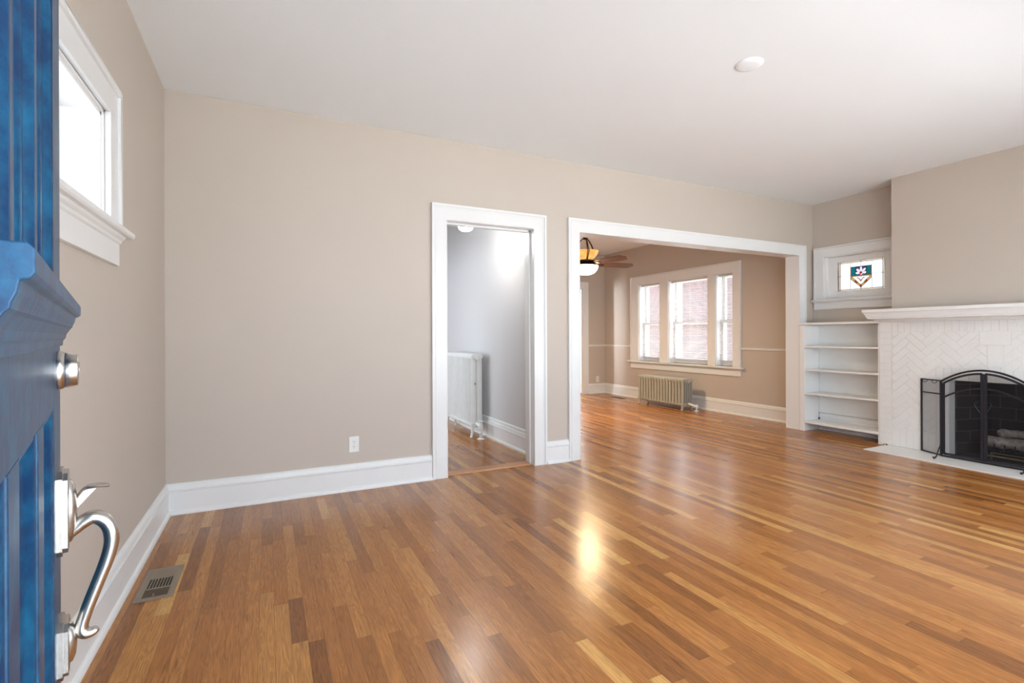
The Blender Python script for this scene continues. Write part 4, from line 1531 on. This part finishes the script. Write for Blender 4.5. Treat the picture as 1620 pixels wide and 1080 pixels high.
# ------------------------------------------------------------------ hall lamp
HL = thing('hall_lamp', 'small lit white glass lamp hanging from the hall ceiling beyond the narrow doorway', 'lamp', (1.80, 4.72, 2.24))
mb = MB(); mb.lathe([(0.0005, 2.80), (0.06, 2.80), (0.06, 2.785), (0.03, 2.77), (0.010, 2.765), (0.010, 2.345), (0.03, 2.340), (0.052, 2.330), (0.052, 2.318), (0.0005, 2.318)], (1.80, 4.72, 0), 16)
mb.build('stem', 'trim', HL, smooth=True)
mb = MB(); mb.lathe([(0.050, 2.318), (0.070, 2.300), (0.076, 2.275), (0.066, 2.250), (0.045, 2.236), (0.0005, 2.232)], (1.80, 4.72, 0), 24)
mb.build('glass_shade', 'lamp_cool', HL, smooth=True)
ld = bpy.data.lights.new('hall_bulb', 'POINT'); ld.energy = 11; ld.color = (1.0, 0.99, 0.97); ld.shadow_soft_size = 0.08
lo = bpy.data.objects.new('hall_bulb', ld); lo.location = (1.85, 4.70, 2.15); COL.objects.link(lo)


# ------------------------------------------------------------------ power outlets
def outlet(name, label, fn):
    """fn(a, b, d): a across, b up, d out of the wall"""
    o = thing(name, label, 'power outlet', fn(0, -0.06, 0))
    mb = MB()
    w_, h_ = 0.036, 0.059
    mb.loft([[fn(a, b, 0.0) for a, b in ((-w_, -h_), (w_, -h_), (w_, h_), (-w_, h_))], [fn(a, b, 0.004) for a, b in ((-w_, -h_), (w_, -h_), (w_, h_), (-w_, h_))],
             [fn(a * 0.94, b * 0.96, 0.006) for a, b in ((-w_, -h_), (w_, -h_), (w_, h_), (-w_, h_))]])
    mb.build('cover_plate', 'plastic', o)
    for s in (1, -1):
        mb = MB()
        cz = s * 0.0195
        oc = [(0.0165 * math.cos(2 * PI * k / 16), cz + 0.0145 * math.sin(2 * PI * k / 16)) for k in range(16)]
        mb.loft([[fn(a, b, 0.005) for a, b in oc], [fn(a, b, 0.0075) for a, b in oc]])
        sk = sub(mb.build('socket', 'plastic', o))
        mb = MB()
        for a0, b0, wa, hb in ((-0.006, 0.004, 0.0012, 0.0045), (0.006, 0.004, 0.0012, 0.0038), (0, -0.0065, 0.0022, 0.0022)):
            mb.loft([[fn(a0 + wa * i, cz + b0 + hb * j, 0.0074) for i, j in ((-1, -1), (1, -1), (1, 1), (-1, 1))], [fn(a0 + wa * i, cz + b0 + hb * j, 0.0079) for i, j in ((-1, -1), (1, -1), (1, 1), (-1, 1))]])
        mb.build('slots', 'dark', sk, merge=False)
    mb = MB()
    oc = [(0.003 * math.cos(2 * PI * k / 8), 0.003 * math.sin(2 * PI * k / 8)) for k in range(8)]
    mb.loft([[fn(a, b, 0.005) for a, b in oc], [fn(a, b, 0.0068) for a, b in oc]])
    mb.build('screw', 'nickel', o)


outlet('power_outlet', 'white power outlet low on the beige wall left of the narrow doorway', lambda a, b, d: (0.583 + a, YB - d, 0.347 + b))
outlet('power_outlet', 'small white power outlet on the far dining room wall beside the corner', lambda a, b, d: (5.965 + a, YD - d, 0.285 + b))

# ------------------------------------------------------------------ floor registers
FV = thing('floor_register', 'tan metal floor register with slotted grille near the left baseboard', 'floor vent', (-0.465, 2.86, 0))
vx0, vx1, vy0, vy1 = -0.540, -0.391, 2.686, 3.034
mb = MB()
ih = (vx0 + 0.026, vx1 - 0.026, vy0 + 0.030, vy1 - 0.030)
mb.box(vx0, ih[0], vy0, vy1, 0.0003, 0.004); mb.box(ih[1], vx1, vy0, vy1, 0.0003, 0.004); mb.box(ih[0], ih[1], vy0, ih[2], 0.0003, 0.004); mb.box(ih[0], ih[1], ih[3], vy1, 0.0003, 0.004)
L3 = (ih[3] - ih[2])
ya_, yb_ = ih[2] + L3 * 0.30, ih[2] + L3 * 0.69
mb.box(ih[0], ih[1], ya_ - 0.005, ya_ + 0.005, 0.0003, 0.0045); mb.box(ih[0], ih[1], yb_ - 0.005, yb_ + 0.005, 0.0003, 0.0045)
mb.build('frame', 'vent', FV, bevel=0.001)
mb = MB(); mb.box(ih[0], ih[1], ih[2], ih[3], 0.0002, 0.0008); mb.build('duct_shade', 'dark', FV)  # thin dark sheet painting the shade below the louvres
mb = MB()
k = 9
for i in range(k):
    x = ih[0] + (ih[1] - ih[0]) * i / (k - 1)
    mb.box(x - 0.0024, x + 0.0024, ya_ + 0.005, yb_ - 0.005, 0.0010, 0.0036)
mb.build('centre_louvres', 'vent', FV)
for (a, b, mt_) in ((ih[2], ya_ - 0.005, 'vent_dark'), (yb_ + 0.005, ih[3], 'vent')):
    mb = MB()
    q = 8
    for i in range(q):
        y = a + (b - a) * (i + 0.5) / q
        mb.loft([[(x, y - 0.0055, 0.0012), (x, y + 0.0028, 0.0036), (x, y + 0.0040, 0.0034), (x, y - 0.0040, 0.0010)] for x in (ih[0], ih[1])])
    mb.build('end_louvres', mt_, FV)
mb = MB(); mb.box(-0.474, -0.468, vy0 + 0.035, vy0 + 0.05, 0.004, 0.009); mb.build('lever', 'vent', FV)

mb = MB()
mb.box(5.83, 5.94, 7.30, 7.66, 0.0003, 0.004)
for i in range(6): mb.box(5.845 + i * 0.014, 5.850 + i * 0.014, 7.32, 7.64, 0.004, 0.0055)
dv = mb.build('floor_register', 'vent_dark'); tag(dv, 'dark floor register by the baseboard left of the low dining radiator', 'floor vent')

# ------------------------------------------------------------------ ceiling cover disc
mb = MB(); mb.lathe([(0.0005, 0.0), (0.0035, -0.0), (0.0035, 0.002), (0.045, 0.003), (0.068, 0.007), (0.077, 0.014), (0.078, 0.0195), (0.0005, 0.0195)], (2.602, 2.045, H - 0.0198), 48)
cd = thing('ceiling_cover_plate', 'round white blank cover plate on the living room ceiling', 'cover plate', (2.602, 2.045, H - 0.02))
mb.build('disc', 'ceiling', cd, smooth=True)
mb = MB(); mb.lathe([(0.0005, -0.004), (0.004, -0.003), (0.005, 0.0), (0.0005, 0.001)], (2.602, 2.045, H - 0.0185), 12)
mb.build('screw', 'plastic', cd, smooth=True)

# ------------------------------------------------------------------ door_1: the open blue front door
DP = Vector((-0.3018, 1.0397, 0))
dang = math.atan2(-0.9733, 0.2294)
D1 = thing('door_1', 'open glossy blue panelled front door with glass above a moulded shelf', None, DP, dang, kind='structure')
# local frame: x = from latch edge to hinge, y = out of the visible face, z = up
DW, DT, DH = 0.855, 0.044, 2.03
B0 = 0.012


def dbuild(mb, name, mat='blue', parent=None, **k):
    return mb.build(name, mat, parent or D1, local=True, **k)


mb = MB()
mb.box(0, 0.130, -DT, 0, B0, DH); mb.box(0.722, DW, -DT, 0, B0, DH)
mb.box(0.130, 0.722, -DT, 0, B0, 0.24); mb.box(0.130, 0.722, -DT, 0, 1.070, 1.235); mb.box(0.130, 0.722, -DT, 0, 1.90, DH)
for a, b in ((0.281, 0.346), (0.497, 0.562)): mb.box(a, b, -DT, 0, 0.24, 1.070)
dbuild(mb, 'frame', bevel=0.0025)
LO = ((0.130, 0.281), (0.346, 0.497), (0.562, 0.722))
# recessed panels with stepped moulding on the side that faces the doorway
for a, b in LO:
    mb = MB(); mb.box(a - 0.002, b + 0.002, -0.030, -0.019, 0.235, 1.075); dbuild(mb, 'panel')
    mb = MB()
    mprof = [(0, -0.020), (0, -0.002), (0.004, -0.002), (0.009, -0.004), (0.013, -0.009), (0.018, -0.0115), (0.026, -0.0145), (0.034, -0.0185), (0.035, -0.020)]
    mb.extrude(mprof, lambda p, q, t: (a + p, q, t), 0.24, 1.070)
    mb.extrude(mprof, lambda p, q, t: (b - p, q, t), 0.24, 1.070)
    mb.extrude(mprof, lambda p, q, t: (t, q, 1.070 - p), a + 0.02, b - 0.02)
    mb.extrude(mprof, lambda p, q, t: (t, q, 0.24 + p), a + 0.02, b - 0.02)
    dbuild(mb, 'panel_moulding', smooth=True)
# glazed upper part: three lights, slim muntins
UP = ((0.130, 0.325), (0.345, 0.510), (0.530, 0.722))
mb = MB()
for a, b in ((0.325, 0.345), (0.510, 0.530)): mb.box(a, b, -DT + 0.004, -0.002, 1.235, 1.90)
dbuild(mb, 'muntin', bevel=0.003)
for a, b in UP:
    mb = MB(); mb.box(a - 0.002, b + 0.002, -0.030, -0.026, 1.23, 1.905); dbuild(mb, 'glass_pane', 'door_glass')
    mb = MB()
    mprof = [(0, -0.030), (0, -0.003), (0.005, -0.002), (0.009, -0.006), (0.012, -0.010), (0.020, -0.0115), (0.024, -0.015), (0.030, -0.024), (0.031, -0.030)]
    mb.extrude(mprof, lambda p, q, t: (a + p, q, t), 1.235, 1.90)
    mb.extrude(mprof, lambda p, q, t: (b - p, q, t), 1.235, 1.90)
    mb.extrude(mprof, lambda p, q, t: (t, q, 1.90 - p), a + 0.02, b - 0.02)
    mb.extrude(mprof, lambda p, q, t: (t, q, 1.235 + p), a + 0.02, b - 0.02)
    dbuild(mb, 'glazing_moulding', smooth=True)
# shelf moulding
mb = MB()
sp_ = [(0, 0.047), (0.026, 0.047), (0.029, 0.044), (0.029, 0.032), (0.027, 0.029), (0.0235, 0.028), (0.0225, 0.022), (0.0205, 0.017), (0.0200, 0.014), (0.0180, 0.012), (0.0135, 0.004), (0.0125, -0.002), (0.0100, -0.004), (0.0095, -0.012), (0, -0.012)]
mb.extrude(sp_, lambda p, q, t: (t, p, CAMH + q), 0.128, 0.742)
dbuild(mb, 'door_shelf', bevel=0.001)
# a few dentil blocks under the near end
# deadbolt cylinder
zc = CAMH - 0.050
mb = MB(); mb.lathe([(0.0005, 0.0), (0.0290, 0.0), (0.0295, 0.004), (0.0275, 0.008), (0.0262, 0.009), (0.0270, 0.011), (0.0240, 0.0235), (0.0225, 0.0245), (0.0130, 0.0250), (0.0120, 0.0235), (0.0005, 0.0235)], (0.064, 0, zc), 32, 'Y')
db = dbuild(mb, 'deadbolt', 'nickel', smooth=True)
# handleset
pc = 0.068


def plate(mb, z0, z1, hw, d1, d2):
    """stepped plate with clipped ends"""
    def octo(hw, za, zb, c): return [(-hw + c, za), (hw - c, za), (hw, za + c), (hw, zb - c), (hw - c, zb), (-hw + c, zb), (-hw, zb - c), (-hw, za + c)]
    o1 = octo(hw, z0, z1, 0.010)
    o2 = octo(hw - 0.004, z0 + 0.004, z1 - 0.004, 0.009)
    o3 = octo(hw - 0.009, z0 + 0.010, z1 - 0.010, 0.008)
    mb.loft([[(pc + a, 0.0, b) for a, b in o1], [(pc + a, d1, b) for a, b in o1], [(pc + a, d1 + 0.001, b) for a, b in o2], [(pc + a, d2, b) for a, b in o2], [(pc + a, d2 + 0.001, b) for a, b in o3]])


def hz(y): return CAMH - (y - 533.0) * 0.000957


def hp_(x): return (x - 90.4) * 0.000739


mb = MB(); plate(mb, hz(873), hz(741), 0.031, 0.0065, 0.0125)
# domed centre
mb.loft([[(pc + a * s, y, (hz(873) + hz(745)) / 2 + b * s) for a, b in [(0.019 * math.cos(2 * PI * k / 20), 0.050 * math.sin(2 * PI * k / 20)) for k in range(20)]] for s, y in ((1.0, 0.012), (0.94, 0.016), (0.75, 0.0205), (0.45, 0.0225), (0.1, 0.023))])
pl = dbuild(mb, 'handle_plate', 'nickel', smooth=True)
mb = MB(); plate(mb, hz(1066), hz(976), 0.030, 0.0065, 0.0125)
mb.loft([[(pc + a * s, y, hz(1018) + b * s) for a, b in [(0.018 * math.cos(2 * PI * k / 20), 0.032 * math.sin(2 * PI * k / 20)) for k in range(20)]] for s, y in ((1.0, 0.012), (0.9, 0.017), (0.6, 0.0205), (0.1, 0.022))])
dbuild(mb, 'handle_plate', 'nickel', smooth=True)
# grip
cl = [(108, 845, 9.5), (118, 838, 10.5), (129, 831, 11), (143, 826, 11.2), (156, 829, 11.2), (167, 838, 11), (174, 851, 10.8), (176, 868, 10.5), (173, 885, 10.2), (166, 905, 10), (157, 925, 9.5), (148, 945, 9.3), (139, 965, 9.2), (132, 982, 9), (127, 996, 9), (127, 1005, 9.4), (133, 1011, 9.0), (142, 1012, 7.6), (150, 1010, 6.0), (154, 1008.5, 3.0)]


def catmull(P_, n=4):
    out = []
    for i in range(len(P_) - 1):
        p0 = P_[max(i - 1, 0)]; p1 = P_[i]; p2 = P_[i + 1]; p3 = P_[min(i + 2, len(P_) - 1)]
        for k in range(n):
            t_ = k / n
            out.append(tuple(0.5 * ((2 * b) + (-a + c) * t_ + (2 * a - 5 * b + 4 * c - d) * t_ * t_ + (-a + 3 * b - 3 * c + d) * t_ ** 3) for a, b, c, d in zip(p0, p1, p2, p3)))
    out.append(P_[-1])
    return out


sm_ = catmull(cl)
mb = MB()
mb.tube([(pc, hp_(x), hz(y)) for x, y, r_ in sm_], [(r_ * 0.00104, r_ * 0.00096) for x, y, r_ in sm_], 20)
dbuild(mb, 'grip', 'nickel', smooth=True)
mb = MB(); mb.tube([(pc, 0.012, hz(1003)), (pc, hp_(128), hz(1003))], [0.0085, 0.0075], 12); dbuild(mb, 'grip_mount', 'nickel', smooth=True)
# thumb latch
tl_ = [(116, 797, 3.0, 3), (121, 788, 3.2, 4), (128, 780, 3.2, 8), (137, 776, 3.4, 12), (150, 775, 3.6, 14), (162, 776, 3.4, 13), (171, 777.5, 3.0, 9), (173.5, 777.8, 1.2, 3)]
sm_ = catmull(tl_, 3)
mb = MB()
rings = []
for x, y, th, wd in sm_:
    yy, zz = hp_(x), hz(y)
    rings.append([(pc + wd * 0.00085 * math.cos(2 * PI * k / 12), yy, zz + th * 0.00085 * math.sin(2 * PI * k / 12)) for k in range(12)])
mb.loft(rings)
mb.loft([[(pc + s * 0.003, hp_(x), hz(y)) for x, y in ((118, 795), (121, 806), (151, 779), (132, 779))] for s in (-1, 1)])
dbuild(mb, 'thumb_latch', 'nickel', smooth=True)
# latch faceplate on the door's edge
mb = MB(); mb.box(-0.0015, 0.0005, -0.035, -0.010, 0.84, 0.98); dbuild(mb, 'latch_faceplate', 'strike')
for z in (0.25, 1.02, 1.80):
    mb = MB(); mb.lathe([(0.0005, z - 0.05), (0.007, z - 0.05), (0.007, z + 0.05), (0.0005, z + 0.05)], (DW + 0.006, -DT - 0.004, 0), 10); mb.box(DW, DW + 0.002, -DT, -0.008, z - 0.05, z + 0.05); dbuild(mb, 'hinge', 'strike')

# tidy helper properties
for o in COL.objects:
    for k in ('_loc', '_rz'):
        if k in o: del o[k]
